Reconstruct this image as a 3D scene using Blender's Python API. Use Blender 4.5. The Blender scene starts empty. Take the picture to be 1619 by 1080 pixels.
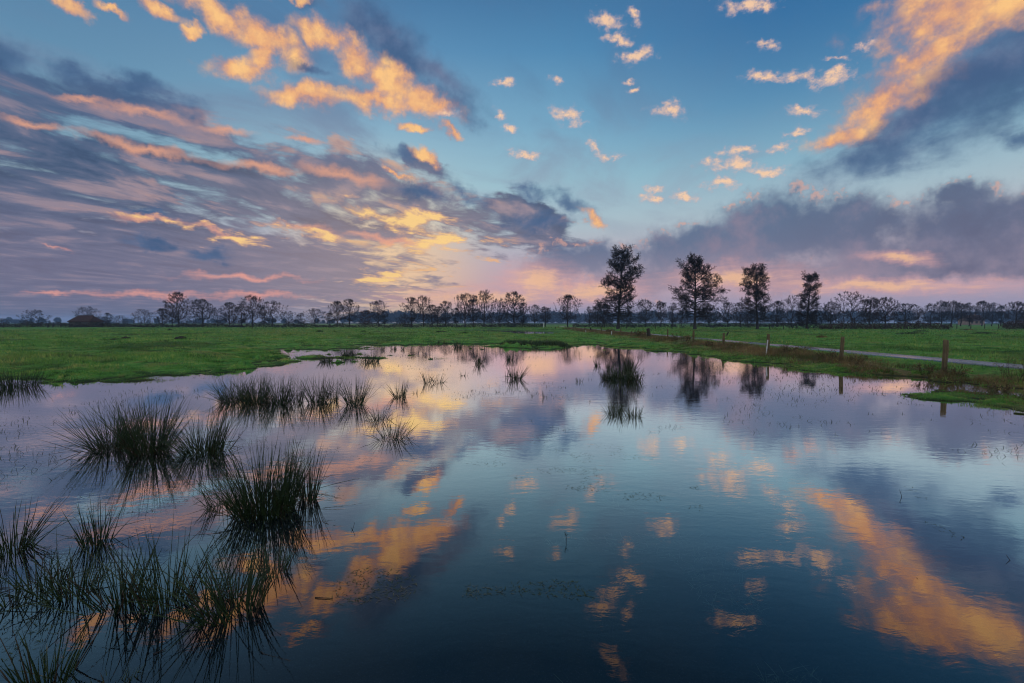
import bpy, bmesh, math, random, os
import numpy as np
from mathutils import Vector, Matrix, noise as mnoise

# ------------------------------------------------------------------ basics
scene = bpy.context.scene
COL = scene.collection
R = math.radians
W0, H0, FPX = 1619.0, 1080.0, 719.5          # photograph frame and focal length in its pixels (16 mm lens)
HOR = 509.0                                   # horizon row
EYE = 1.6
PITCH = math.atan(((H0 - 1) / 2 - HOR) / FPX)

def ray(px, py):
    x = (px - (W0 - 1) / 2) / FPX
    y = ((H0 - 1) / 2 - py) / FPX
    c, s = math.cos(PITCH), math.sin(PITCH)
    return (x, c + y * s, -s + y * c)

def ground(px, py, z=0.0):
    d = ray(px, py)
    t = (z - EYE) / d[2]
    return (d[0] * t, d[1] * t)

def at(px, dist):
    """x of a pixel column at a distance straight ahead"""
    return (px - (W0 - 1) / 2) / FPX * dist

def azel(px, py):
    d = ray(px, py)
    return (math.atan2(d[0], d[1]), math.atan2(d[2], math.hypot(d[0], d[1])))

def lin(c):
    return tuple(((v / 255.0) / 12.92 if v / 255.0 <= 0.04045 else ((v / 255.0 + 0.055) / 1.055) ** 2.4) for v in c)

# ------------------------------------------------------------------ node helper
class NT:
    def __init__(self, tree):
        self.t = tree; self.n = tree.nodes; self.l = tree.links
        self.n.clear()
    def put(self, sock, v):
        if isinstance(v, bpy.types.NodeSocket): self.l.new(v, sock)
        elif v is not None:
            if hasattr(sock, 'default_value'):
                try: sock.default_value = v
                except Exception:
                    sock.default_value = tuple(v) + (1.0,)
    def node(self, kind, **kw):
        n = self.n.new(kind)
        for k, v in kw.items(): setattr(n, k, v)
        return n
    def m(self, op, a, b=None, c=None, clamp=False):
        n = self.node('ShaderNodeMath', operation=op, use_clamp=clamp)
        for s, v in zip(n.inputs, (a, b, c)):
            if v is not None: self.put(s, v)
        return n.outputs[0]
    def v(self, op, a, b=None, scale=None):
        n = self.node('ShaderNodeVectorMath', operation=op)
        self.put(n.inputs[0], a)
        if b is not None: self.put(n.inputs[1], b)
        if scale is not None: self.put(n.inputs['Scale'], scale)
        return n.outputs['Value'] if op in ('LENGTH', 'DOT_PRODUCT', 'DISTANCE') else n.outputs[0]
    def sep(self, a):
        n = self.node('ShaderNodeSeparateXYZ'); self.put(n.inputs[0], a); return n.outputs
    def com(self, x, y, z=0.0):
        n = self.node('ShaderNodeCombineXYZ')
        for s, q in zip(n.inputs, (x, y, z)): self.put(s, q)
        return n.outputs[0]
    def step(self, x, a, b, lo=0.0, hi=1.0, smooth=True):
        n = self.node('ShaderNodeMapRange')
        n.interpolation_type = 'SMOOTHSTEP' if smooth else 'LINEAR'
        n.clamp = True
        for s, q in zip(n.inputs, (x, a, b, lo, hi)): self.put(s, q)
        return n.outputs[0]
    def mix(self, f, a, b, mode='MIX'):
        n = self.node('ShaderNodeMix', data_type='RGBA', blend_type=mode)
        self.put(n.inputs[0], f)
        for i, q in ((6, a), (7, b)):
            if not isinstance(q, bpy.types.NodeSocket): q = tuple(q)[:3] + (1.0,)
            self.put(n.inputs[i], q)
        return n.outputs[2]
    def noise(self, vec, scale, detail=4.0, rough=0.5, dist=0.0, color=False):
        n = self.node('ShaderNodeTexNoise')
        self.put(n.inputs['Vector'], vec)
        n.inputs['Scale'].default_value = scale; n.inputs['Detail'].default_value = detail
        n.inputs['Roughness'].default_value = rough; n.inputs['Distortion'].default_value = dist
        return n.outputs['Color' if color else 'Fac']
    def ramp(self, f, stops, interp='LINEAR'):
        n = self.node('ShaderNodeValToRGB'); r = n.color_ramp; r.interpolation = interp
        while len(r.elements) < len(stops): r.elements.new(0.5)
        for e, (p, c) in zip(r.elements, stops):
            e.position = p; e.color = tuple(c)[:3] + (1.0,)
        self.put(n.inputs[0], f)
        return n.outputs[0]
# ------------------------------------------------------------------ sky (world): Nishita sky under procedural clouds
SUN_AZ, SUN_EL = azel(600, 455)
def build_sky():
    w = bpy.data.worlds.new('World'); scene.world = w; w.use_nodes = True
    t = NT(w.node_tree)
    K = 10.0                                              # Background strength is 0.1
    def C(*c): return tuple(v for v in lin(c))
    geo = t.node('ShaderNodeTexCoord').outputs['Generated']
    d = t.v('NORMALIZE', geo)
    X, Y, Z = t.sep(d)
    az = t.m('ARCTAN2', X, Y)
    el = t.m('ARCSINE', t.m('MAXIMUM', Z, 0.0))
    p = t.com(az, el, 0.0)
    sky = t.node('ShaderNodeTexSky', sky_type='NISHITA')
    sky.sun_disc = False
    sky.sun_elevation = SUN_EL; sky.sun_rotation = SUN_AZ
    # ---- clear sky
    deg = t.m('MULTIPLY', el, 1 / R(90.0))
    def E(a): return a / 90.0
    clear = t.ramp(deg, [(0.0, C(150, 152, 178)), (E(2.0), C(168, 158, 180)), (E(4.5), C(196, 166, 176)), (E(8), C(186, 176, 188)),
                         (E(12), C(172, 192, 202)), (E(17), C(146, 188, 205)), (E(23), C(106, 163, 196)), (E(30), C(62, 132, 179)),
                         (E(38), C(20, 92, 146)), (E(60), C(34, 98, 152)), (1.0, C(60, 115, 165))])
    deep = t.m('MULTIPLY', t.step(az, 0.05, 0.55), t.step(el, R(10), R(34)))
    clear = t.mix(t.m('MULTIPLY', deep, 0.75), clear, C(4, 92, 152))
    nish = t.v('SCALE', sky.outputs[0], scale=NISH)
    clear = t.mix(t.m('MULTIPLY', t.step(az, R(-12), R(-48)), t.step(el, R(6), R(26), 0.2, 0.55)), clear, C(60, 104, 146))
    clear = t.mix(t.step(el, R(8), R(30), 0.0, 0.12), clear, nish)
    # ---- planar (cloud deck) coordinates for streaks running to the vanishing azimuth
    zz = t.m('ADD', t.m('MAXIMUM', Z, 0.0), 0.07)
    plan = t.com(t.m('DIVIDE', X, zz), t.m('DIVIDE', Y, zz), 0.0)
    mp = t.node('ShaderNodeMapping', vector_type='POINT')
    t.put(mp.inputs['Vector'], plan); mp.inputs['Rotation'].default_value = (0, 0, R(20))
    q = mp.outputs[0]
    # ---- warps
    w1 = t.v('SUBTRACT', t.noise(d, 5.0, 5.0, 0.55, color=True), (0.5, 0.5, 0.5))
    w2 = t.v('SUBTRACT', t.noise(d, 22.0, 5.0, 0.6, color=True), (0.5, 0.5, 0.5))
    warp = t.v('ADD', t.v('SCALE', w1, scale=0.075), t.v('SCALE', w2, scale=0.055))
    pw = t.v('MULTIPLY', t.v('ADD', p, warp), (1, 1, 0))
    ps = t.v('MULTIPLY', t.v('ADD', p, t.v('SCALE', w2, scale=0.045)), (1, 1, 0))
    f1 = t.noise(d, 14.0, 7.0, 0.6)                        # puffy detail
    f2 = t.noise(d, 42.0, 5.0, 0.6)
    f3 = t.noise(t.v('MULTIPLY', d, (1, 1, 1.5)), 60.0, 5.0, 0.62)
    fq = t.noise(t.v('MULTIPLY', q, (1.0, 0.62, 1.0)), 1.75, 7.0, 0.58, 0.5)     # streaks
    fq2 = t.noise(t.v('MULTIPLY', t.v('ADD', q, (7.3, 2.1, 0)), (1.0, 0.75, 1.0)), 4.2, 6.0, 0.60, 0.5)
    def blob(b, src):
        x1, y1, x2, y2, wd = b[:5]
        a1, e1 = azel(x1, y1); a2, e2 = azel(x2, y2)
        cx, cy = (x1 + x2) / 2, (y1 + y2) / 2
        L = math.hypot(x2 - x1, y2 - y1) or 1.0
        nx, ny = (-(y2 - y1) / L, (x2 - x1) / L) if L > 1 else (0, 1)
        b1 = azel(cx + nx * wd, cy + ny * wd); b2 = azel(cx - nx * wd, cy - ny * wd)
        wid = math.hypot(b1[0] - b2[0], b1[1] - b2[1]) / 2
        th = math.atan2(e2 - e1, a2 - a1)
        half = math.hypot(a2 - a1, e2 - e1) / 2 + wid
        n = t.node('ShaderNodeMapping', vector_type='TEXTURE')
        t.put(n.inputs['Vector'], src)
        n.inputs['Location'].default_value = ((a1 + a2) / 2, (e1 + e2) / 2, 0)
        n.inputs['Rotation'].default_value = (0, 0, th)
        n.inputs['Scale'].default_value = (half, wid, 1)
        return t.v('LENGTH', n.outputs[0])
    def field(blobs, src=None, k=0.35):
        src = src or pw
        f = None
        for i, b in enumerate(blobs):
            if i % 4 == 0: s_ = src
            if f is not None and i % 4 == 0:                                # chained, so that the shader needs little memory at a time
                n = t.node('ShaderNodeVectorMath', operation='MULTIPLY_ADD')
                t.put(n.inputs[0], f); n.inputs[1].default_value = (1e-7, 1e-7, 1e-7); t.put(n.inputs[2], src)
                s_ = n.outputs[0]
            g = blob(b, s_)
            f = g if f is None else t.m('SMOOTH_MIN', f, g, k)
        return t.m('SUBTRACT', 1.0, f)
    veil = t.m('MULTIPLY', t.step(fq, 0.42, 0.68), t.step(az, R(55), R(-30), 0.22, 0.85))
    clear = t.mix(t.m('MULTIPLY', veil, t.step(el, R(4), R(16))), clear, t.mix(t.step(el, R(14), R(30)), C(146, 158, 178), C(84, 120, 158)))
    col = clear
    near = t.v('DISTANCE', p, tuple(azel(610, 425)) + (0,))           # angle from the brightest gap
    glow = t.step(near, 0.50, 0.0)
    col = t.mix(t.m('MULTIPLY', t.step(near, 0.27, 0.02), 0.70), col, C(255, 212, 152))
    # ---- left hand cloud deck: streaks with lit edges
    deck = field(SKY['deck'])
    fqo = t.noise(t.v('MULTIPLY', t.v('ADD', q, (-0.10, 0.20, 0.0)), (1.0, 0.62, 1.0)), 1.75, 5.0, 0.55, 0.5)
    dq = t.m('ADD', t.m('MULTIPLY', t.m('SUBTRACT', fq, 0.5), 3.4), t.m('MULTIPLY', t.m('SUBTRACT', fq2, 0.5), 2.2))
    low = t.step(el, R(15), R(4))
    dd = t.m('ADD', t.m('MULTIPLY', t.m('MINIMUM', deck, 0.48), 1.75), dq)
    dd = t.m('ADD', dd, t.m('MULTIPLY', low, 0.60))
    lit = t.m('ADD', t.m('MULTIPLY', t.m('SUBTRACT', fq, fqo), 3.2), t.m('MULTIPLY', t.m('SUBTRACT', fq2, 0.5), 0.9))
    body = t.ramp(t.m('ADD', lit, 0.5), [(0.05, C(50, 68, 98)), (0.38, C(70, 89, 120)), (0.62, C(94, 104, 131)), (0.95, C(156, 138, 148))])
    body = t.mix(t.m('MULTIPLY', low, 0.66), body, C(126, 120, 143))
    body = t.mix(t.m('MULTIPLY', glow, 0.40), body, C(190, 166, 164))
    body = t.mix(t.m('MULTIPLY', t.step(el, R(13), R(22)), 0.55), body, C(78, 104, 142))
    litc = t.mix(glow, C(212, 158, 138), C(252, 198, 132))
    litc = t.mix(t.m('MULTIPLY', t.step(el, R(12), R(24)), 0.5), litc, C(216, 160, 136))
    col = t.mix(t.m('MULTIPLY', t.step(dd, 0.02, 0.80), 0.96), col, body)
    rim = t.m('MULTIPLY', t.step(dd, -0.05, 0.30), t.step(dd, 1.25, 0.35))
    rimn = t.m('MULTIPLY', rim, t.step(lit, 0.10, 0.50))
    rimn = t.m('MULTIPLY', rimn, t.step(az, R(-62), R(-25), 0.25, 1.0))
    rimn = t.m('MULTIPLY', rimn, t.step(el, R(2.5), R(6), 0.3, 1.0))
    rimn = t.m('MULTIPLY', rimn, t.m('MAXIMUM', glow, t.step(el, R(20), R(7), 0.55, 1.0)))
    col = t.mix(t.m('MULTIPLY', rimn, 0.88), col, litc)
    # ---- dark bodies (shadow sides) and the bank on the right
    dk = field(SKY['dark'])
    dk = t.m('ADD', dk, t.m('ADD', t.m('MULTIPLY', t.m('SUBTRACT', f1, 0.5), 1.7), t.m('MULTIPLY', t.m('SUBTRACT', fq2, 0.5), 1.3)))
    dcol = t.ramp(t.m('ADD', f1, t.m('MULTIPLY', el, -0.25)), [(0.22, C(96, 118, 150)), (0.42, C(74, 102, 140)), (0.62, C(60, 90, 128))])
    col = t.mix(t.m('MULTIPLY', t.step(dk, -0.25, 0.95), 0.85), col, dcol)
    bk = field(SKY['bank'])
    bk = t.m('ADD', bk, t.m('MULTIPLY', t.m('SUBTRACT', f1, 0.5), 1.15))
    bk = t.m('ADD', bk, t.m('MULTIPLY', t.m('SUBTRACT', f2, 0.5), 0.5))
    bcol = t.ramp(t.m('MULTIPLY', el, 1 / R(22)), [(0.06, C(172, 154, 172)), (0.22, C(142, 136, 156)), (0.40, C(98, 112, 141)), (0.58, C(80, 105, 138)), (0.85, C(80, 108, 142))])
    bcol = t.mix(t.m('MULTIPLY', t.step(f1, 0.45, 0.75), 0.40), bcol, C(172, 140, 152))
    bcol = t.mix(t.m('MULTIPLY', t.step(az, R(22), R(48)), t.step(f1, 0.75, 0.3)), bcol, C(88, 94, 122))
    brim = t.m('MULTIPLY', t.step(bk, -0.02, 0.12), t.step(bk, 0.32, 0.14))
    col = t.mix(t.m('MULTIPLY', t.step(bk, -0.20, 0.55), 0.92), col, bcol)
    col = t.mix(t.m('MULTIPLY', t.m('MULTIPLY', brim, t.step(f2, 0.5, 0.62)), 0.55), col, C(225, 170, 150))
    # ---- soft low glows: peach bands over the trees
    pk = field(SKY['peach'], ps)
    pk = t.m('ADD', pk, t.m('MULTIPLY', t.m('SUBTRACT', fq2, 0.5), 1.2))
    pk = t.m('ADD', pk, t.m('MULTIPLY', t.m('SUBTRACT', f1, 0.5), 0.9))
    col = t.mix(t.m('MULTIPLY', t.step(pk, -0.8, 1.0), 0.85), col, t.mix(t.step(pk, 0.0, 0.9), C(222, 168, 165), C(248, 194, 152)))
    # ---- sunlit orange clouds
    th = field(SKY['thin'], ps, k=0.2)
    th = t.m('ADD', th, t.m('ADD', t.m('MULTIPLY', t.m('SUBTRACT', fq2, 0.5), 1.6), t.m('MULTIPLY', t.m('SUBTRACT', f1, 0.5), 0.8)))
    col = t.mix(t.m('MULTIPLY', t.step(th, -0.5, 1.25), 0.85), col, t.mix(t.step(el, R(5), R(14)), C(240, 164, 146), C(230, 166, 136)))
    og = field(SKY['orange'], k=0.25)
    og = t.m('ADD', og, t.m('MULTIPLY', t.m('SUBTRACT', f1, 0.5), 1.5))
    og = t.m('ADD', og, t.m('MULTIPLY', t.m('SUBTRACT', f2, 0.5), 0.8))
    f1o = t.noise(t.v('ADD', d, (-0.030, 0.0, -0.012)), 14.0, 5.0, 0.58)
    rel = t.m('SUBTRACT', f1, f1o)
    oin = t.m('ADD', t.m('ADD', t.m('MULTIPLY', og, 0.60), 0.24), t.m('MULTIPLY', rel, 1.8))
    ocol = t.ramp(oin, [(0.0, C(142, 132, 152)), (0.22, C(190, 146, 140)), (0.5, C(236, 172, 124)), (0.95, C(255, 200, 132))])
    ocol = t.mix(t.step(t.m('ADD', f2, f1), 1.16, 0.80, 0.0, 0.35), ocol, C(186, 142, 134))
    col = t.mix(t.m('MULTIPLY', t.step(og, -0.25, 0.75), 0.96), col, ocol)
    sh = field(SKY['shade'])
    sh = t.m('ADD', sh, t.m('MULTIPLY', t.m('SUBTRACT', f1, 0.5), 1.3))
    col = t.mix(t.m('MULTIPLY', t.step(sh, -0.3, 1.0), 0.85), col, t.mix(t.step(f1, 0.3, 0.65), C(112, 120, 150), C(70, 96, 134)))
    pu = field(SKY['puff'], ps, k=0.12)
    pu = t.m('ADD', pu, t.m('MULTIPLY', t.m('SUBTRACT', f3, 0.5), 2.6))
    pu = t.m('ADD', pu, t.m('MULTIPLY', t.m('SUBTRACT', f2, 0.5), 1.2))
    pcol = t.ramp(pu, [(0.0, C(170, 166, 184)), (0.35, C(216, 182, 176)), (0.9, C(250, 206, 168))])
    col = t.mix(t.m('MULTIPLY', t.step(pu, -0.25, 1.15), 0.92), col, pcol)
    # ---- yellow gaps next to the sun
    ye = field(SKY['yellow'])
    ye = t.m('ADD', t.m('ADD', ye, t.m('MULTIPLY', t.m('SUBTRACT', fq2, 0.5), 3.0)), t.m('MULTIPLY', lit, 0.8))
    col = t.mix(t.m('MULTIPLY', t.step(ye, 0.0, 1.0), 0.95), col, t.mix(t.step(ye, 0.2, 1.0), C(240, 180, 134), C(255, 212, 138)))
    # ---- unseen sky overhead and behind: broken bright cloud, added to lift the ground light
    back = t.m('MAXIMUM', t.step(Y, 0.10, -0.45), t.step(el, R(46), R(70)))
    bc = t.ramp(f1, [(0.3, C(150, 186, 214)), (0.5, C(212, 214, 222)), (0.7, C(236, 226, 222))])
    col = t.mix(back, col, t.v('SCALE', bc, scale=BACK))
    bg = t.node('ShaderNodeBackground'); bg.inputs['Strength'].default_value = 0.1
    t.put(bg.inputs['Color'], t.v('SCALE', col, scale=K))
    out = t.node('ShaderNodeOutputWorld'); t.l.new(bg.outputs[0], out.inputs['Surface'])
    w.cycles.sampling_method = 'MANUAL'; w.cycles.sample_map_resolution = 512

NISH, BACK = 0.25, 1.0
SKY = dict(
    deck=[(-1000, 300, -250, 330, 150), (-250, 120, 120, 190, 75), (-250, 260, 420, 300, 115), (-100, 400, 560, 420, 90), (300, 250, 700, 330, 75),
          (560, 300, 800, 360, 50), (-200, 110, 230, 170, 50), (150, 165, 400, 235, 35), (640, 240, 700, 280, 22), (-300, 470, 400, 475, 30), (780, 330, 900, 370, 34)],
    dark=[(530, 10, 610, 70, 26), (590, 60, 690, 140, 30), (690, 150, 745, 195, 20), (600, 238, 660, 248, 12), (715, 290, 765, 325, 15), (625, 303, 715, 318, 13), (805, 300, 860, 322, 15), (870, 312, 930, 328, 15), (800, 350, 900, 345, 16),
          (1310, 275, 1560, 190, 46), (1430, 190, 1700, 90, 92), (1560, 60, 1700, 20, 60), (1605, 225, 1640, 225, 26),
          (150, 140, 320, 160, 20), (-60, 80, 60, 100, 34), (60, 100, 160, 140, 22), (470, -10, 520, 5, 18), (170, 330, 300, 345, 10), (210, 372, 270, 388, 12), (300, 395, 350, 400, 14)],
    bank=[(1700, 365, 2500, 385, 80), (850, 415, 1010, 395, 34), (1000, 400, 1180, 380, 42), (1150, 375, 1330, 365, 66), (1230, 355, 1460, 355, 56), (1440, 365, 1720, 350, 72), (1495, 318, 1560, 305, 24),
          (1300, 415, 1750, 420, 45), (900, 440, 1350, 425, 34)],
    peach=[(1240, 450, 1580, 453, 11), (1080, 440, 1240, 440, 20), (1385, 404, 1460, 408, 9), (870, 462, 1000, 456, 16), (820, 445, 880, 443, 26), (640, 472, 900, 468, 16)],
    thin=[(330, 466, 120, 464, 6), (480, 468, 330, 467, 5), (40, 464, 120, 463, 4), (300, 436, 480, 441, 5), (150, 165, 300, 192, 9), (85, 146, 180, 168, 6), (310, 201, 400, 211, 7), (0, 188, 100, 204, 7), (100, 205, 330, 253, 8), (350, 258, 470, 272, 8), (480, 265, 600, 290, 9), (455, 216, 500, 221, 5),
          (440, 353, 520, 364, 7), (180, 340, 300, 352, 6), (300, 352, 385, 378, 6), (70, 385, 105, 395, 3), (540, 372, 680, 385, 6)],
    orange=[(75, 2, 150, 40, 12), (155, 18, 225, 45, 8), (220, 0, 290, 45, 13), (298, 60, 318, 56, 11), (285, -5, 400, 50, 24), (390, 45, 475, 80, 26), (440, 75, 415, 100, 22), (338, 107, 425, 106, 19),
            (480, 45, 545, 60, 24), (540, 60, 585, 110, 26), (575, 100, 640, 150, 30), (425, 140, 560, 158, 22), (550, 155, 640, 162, 26), (640, 150, 720, 185, 22), (620, 201, 665, 204, 9), (690, 203, 728, 222, 9), (420, -8, 505, -2, 12),
            (655, 243, 690, 262, 11), (600, 265, 650, 285, 7), (925, 335, 955, 345, 9),
            (1405, 35, 1640, -30, 52), (1395, 118, 1530, 48, 38), (1340, 195, 1490, 105, 36), (1302, 232, 1380, 200, 24), (1420, 10, 1480, 0, 22)],
    shade=[(560, 10, 660, 80, 28), (640, 70, 740, 160, 28), (1490, 130, 1680, 60, 40), (1370, 235, 1500, 160, 26), (470, 95, 520, 112, 8)],
    puff=[(779, 127, 807, 129, 8), (872, 122, 888, 124, 8), (884, 183, 912, 190, 17), (788, 175, 799, 182, 9), (800, 203, 816, 204, 7), (810, 241, 848, 245, 9), (933, 230, 947, 240, 11), (948, 243, 980, 244, 8),
          (1036, 172, 1082, 176, 13), (938, 25, 977, 40, 16), (958, 62, 1004, 60, 9), (982, 88, 1030, 78, 12), (998, 18, 1004, 28, 9), (1150, 8, 1215, 2, 13), (1230, 3, 1180, 14, 9),
          (1183, 122, 1227, 124, 9), (1236, 122, 1278, 120, 12), (1292, 128, 1333, 118, 14), (1242, 177, 1288, 178, 11), (1240, 212, 1264, 206, 8), (1222, 234, 1247, 232, 8), (1300, 90, 1345, 92, 6), (1200, 72, 1228, 70, 7), (1352, 75, 1378, 70, 7),
          (1120, 260, 1203, 262, 13), (1138, 240, 1187, 238, 8), (1120, 290, 1168, 286, 9), (1192, 268, 1228, 270, 11), (1022, 300, 1045, 298, 7), (1015, 314, 1050, 315, 7), (1063, 312, 1100, 314, 8),
          (690, 180, 720, 182, 8), (960, -50, 1000, -80, 14), (985, 128, 1000, 128, 6), (990, 145, 1010, 143, 6)],
    yellow=[(570, 432, 635, 428, 12), (590, 340, 710, 360, 18), (640, 385, 750, 385, 22), (540, 325, 620, 345, 14), (430, 355, 530, 365, 14), (330, 365, 400, 378, 12), (200, 338, 330, 352, 10)],
)
build_sky()
# ------------------------------------------------------------------ materials
def mat(name):
    m = bpy.data.materials.new(name); m.use_nodes = True
    t = NT(m.node_tree)
    out = t.node('ShaderNodeOutputMaterial')
    return m, t, out

def principled(t, out, color, rough=0.9, normal=None, spec=0.3):
    b = t.node('ShaderNodeBsdfPrincipled')
    if isinstance(color, bpy.types.NodeSocket): t.l.new(color, b.inputs['Base Color'])
    else: b.inputs['Base Color'].default_value = tuple(color) + (1,)
    t.put(b.inputs['Roughness'], rough); b.inputs['Specular IOR Level'].default_value = spec
    if normal is not None: t.l.new(normal, b.inputs['Normal'])
    t.l.new(b.outputs[0], out.inputs['Surface'])
    return b

def bump(t, h, strength=0.5, dist=0.02):
    n = t.node('ShaderNodeBump'); n.inputs['Strength'].default_value = strength; n.inputs['Distance'].default_value = dist
    t.put(n.inputs['Height'], h); return n.outputs[0]

def leafy(name, stops, scale=3.0, trans=0.35, rough=0.6, coord='Object', spec=0.25, rnd=0.0, patch=False):
    """blades, leaves: noise-varied colour, a little light through them"""
    m, t, out = mat(name)
    tc = t.node('ShaderNodeTexCoord').outputs[coord]
    f = t.noise(tc, scale, 4, 0.6)
    g = t.noise(tc, scale * 9, 2, 0.6)
    f = t.m('ADD', t.m('MULTIPLY', f, 0.65), t.m('MULTIPLY', g, 0.35))
    if rnd:
        oi = t.node('ShaderNodeObjectInfo').outputs['Random']
        f = t.m('ADD', f, t.m('MULTIPLY', t.m('SUBTRACT', oi, 0.5), rnd))
    c = t.ramp(f, stops)
    if patch:
        c = t.mix(t.step(t.noise(t.v('MULTIPLY', tc, (.8, 1.2, 1)), 0.55, 4, 0.65), 0.53, 0.64, 0, 0.6), c, (0.34, 0.31, 0.10))
        c = t.mix(t.step(t.noise(t.v('MULTIPLY', tc, (.8, 1.2, 1)), 0.7, 4, 0.65, 0.2), 0.47, 0.38, 0, 0.7), c, (0.020, 0.060, 0.014))
        c = t.mix(t.step(t.noise(tc, 0.045, 3, 0.5), 0.52, 0.70, 0, 0.55), c, (0.30, 0.30, 0.09))
        c = t.mix(t.step(t.noise(t.v('MULTIPLY', tc, (1, .6, 1)), 0.11, 4, 0.6), 0.53, 0.66, 0, 0.6), c, (0.030, 0.075, 0.020))
    b = t.node('ShaderNodeBsdfPrincipled'); t.l.new(c, b.inputs['Base Color'])
    b.inputs['Roughness'].default_value = rough; b.inputs['Specular IOR Level'].default_value = spec
    tr = t.node('ShaderNodeBsdfTranslucent'); t.l.new(c, tr.inputs['Color'])
    mx = t.node('ShaderNodeMixShader'); mx.inputs[0].default_value = trans
    t.l.new(b.outputs[0], mx.inputs[1]); t.l.new(tr.outputs[0], mx.inputs[2])
    t.l.new(mx.outputs[0], out.inputs['Surface'])
    return m

def barky(name, c1, c2, scale=6.0, rough=0.9):
    m, t, out = mat(name)
    tc = t.node('ShaderNodeTexCoord').outputs['Object']
    f = t.noise(t.v('MULTIPLY', tc, (1, 1, 0.25)), scale, 5, 0.65)
    principled(t, out, t.ramp(f, [(0.3, c1), (0.7, c2)]), rough, bump(t, f, 0.6, 0.03))
    return m

M = {}
M['bark'] = barky('bark', (0.018, 0.015, 0.013), (0.060, 0.050, 0.042), 9)
M['twig'] = barky('twig', (0.010, 0.008, 0.008), (0.026, 0.020, 0.018), 5)
M['twig_warm'] = barky('twig_warm', (0.018, 0.011, 0.009), (0.045, 0.026, 0.019), 5)
M['alder_leaf'] = leafy('alder_leaf', [(0.3, (0.022, 0.014, 0.010)), (0.7, (0.070, 0.040, 0.024))], 0.8, 0.25)
M['brown_leaf'] = leafy('brown_leaf', [(0.3, (0.050, 0.020, 0.014)), (0.7, (0.120, 0.045, 0.028))], 0.8, 0.25)
M['hedge'] = leafy('hedge', [(0.3, (0.022, 0.018, 0.014)), (0.7, (0.050, 0.040, 0.030))], 0.9, 0.15)
M['hedge_brown'] = leafy('hedge_brown', [(0.3, (0.030, 0.020, 0.016)), (0.7, (0.085, 0.048, 0.034))], 0.9, 0.15)
M['rush'] = leafy('rush', [(0.25, (0.008, 0.018, 0.005)), (0.5, (0.022, 0.046, 0.012)), (0.75, (0.070, 0.105, 0.030))], 7, 0.12, 0.45, spec=0.4)
M['rush_dead'] = leafy('rush_dead', [(0.3, (0.025, 0.018, 0.010)), (0.7, (0.080, 0.056, 0.030))], 7, 0.12, 0.7)
M['grass'] = leafy('grass', [(0.34, (0.020, 0.070, 0.014)), (0.44, (0.085, 0.250, 0.042)), (0.54, (0.185, 0.360, 0.066)), (0.64, (0.50, 0.48, 0.15))], 0.95, 0.42, patch=True)
M['dry'] = leafy('dry', [(0.34, (0.05, 0.11, 0.02)), (0.44, (0.11, 0.09, 0.035)), (0.56, (0.22, 0.145, 0.062)), (0.70, (0.46, 0.33, 0.15))], 0.6, 0.3)
M['weed'] = leafy('weed', [(0.3, (0.015, 0.028, 0.012)), (0.7, (0.05, 0.075, 0.03))], 2, 0.1)
M['sunk'] = leafy('sunk', [(0.3, (0.20, 0.30, 0.20)), (0.7, (0.45, 0.55, 0.40))], 2, 0.1)

# ------------------------------------------------------------------ mesh helpers
def mesh_np(name, verts, faces, smooth=False):
    """verts (n,3), faces: list of int arrays each (m,k)"""
    me = bpy.data.meshes.new(name)
    verts = np.asarray(verts, dtype=np.float32)
    me.vertices.add(len(verts)); me.vertices.foreach_set('co', verts.ravel())
    faces = [np.asarray(f, dtype=np.int32) for f in faces if len(f)]
    nl = sum(f.size for f in faces); npoly = sum(len(f) for f in faces)
    me.loops.add(nl); me.loops.foreach_set('vertex_index', np.concatenate([f.ravel() for f in faces]))
    me.polygons.add(npoly)
    tot = np.concatenate([np.full(len(f), f.shape[1], np.int32) for f in faces])
    start = np.concatenate([[0], np.cumsum(tot)[:-1]]).astype(np.int32)
    me.polygons.foreach_set('loop_start', start)
    if smooth: me.polygons.foreach_set('use_smooth', np.ones(npoly, dtype=bool))
    me.update(calc_edges=True)
    return me

def link(name, me, m=None, parent=None, loc=None):
    o = bpy.data.objects.new(name, me); COL.objects.link(o)
    if m is not None: me.materials.append(m)
    if parent is not None: o.parent = parent
    if loc is not None: o.location = loc
    return o

def tag(o, label, cat, group=None, kind=None):
    if label: o['label'] = label
    if cat: o['category'] = cat
    if group: o['group'] = group
    if kind: o['kind'] = kind
    return o

def thing(name, label, cat, loc=(0, 0, 0), rz=0.0, group=None):
    o = bpy.data.objects.new(name, None); COL.objects.link(o)
    o.empty_display_size = 0.2
    o.location = loc; o.rotation_euler = (0, 0, rz)
    return tag(o, label, cat, group)

def dup(root, label, loc, rz=0.0, scale=(1, 1, 1), group=None):
    r = root.copy(); COL.objects.link(r); r.location = loc; r.rotation_euler = (0, 0, rz); r.scale = scale
    r['label'] = label
    if group: r['group'] = group
    for ch in [c for c in KIDS.get(root.name, [])]:
        c = ch.copy(); COL.objects.link(c); c.parent = r
    return r
KIDS = {}
def part(name, me, m, parent):
    o = link(name, me, m, parent); KIDS.setdefault(parent.name, []).append(o); return o

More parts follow.
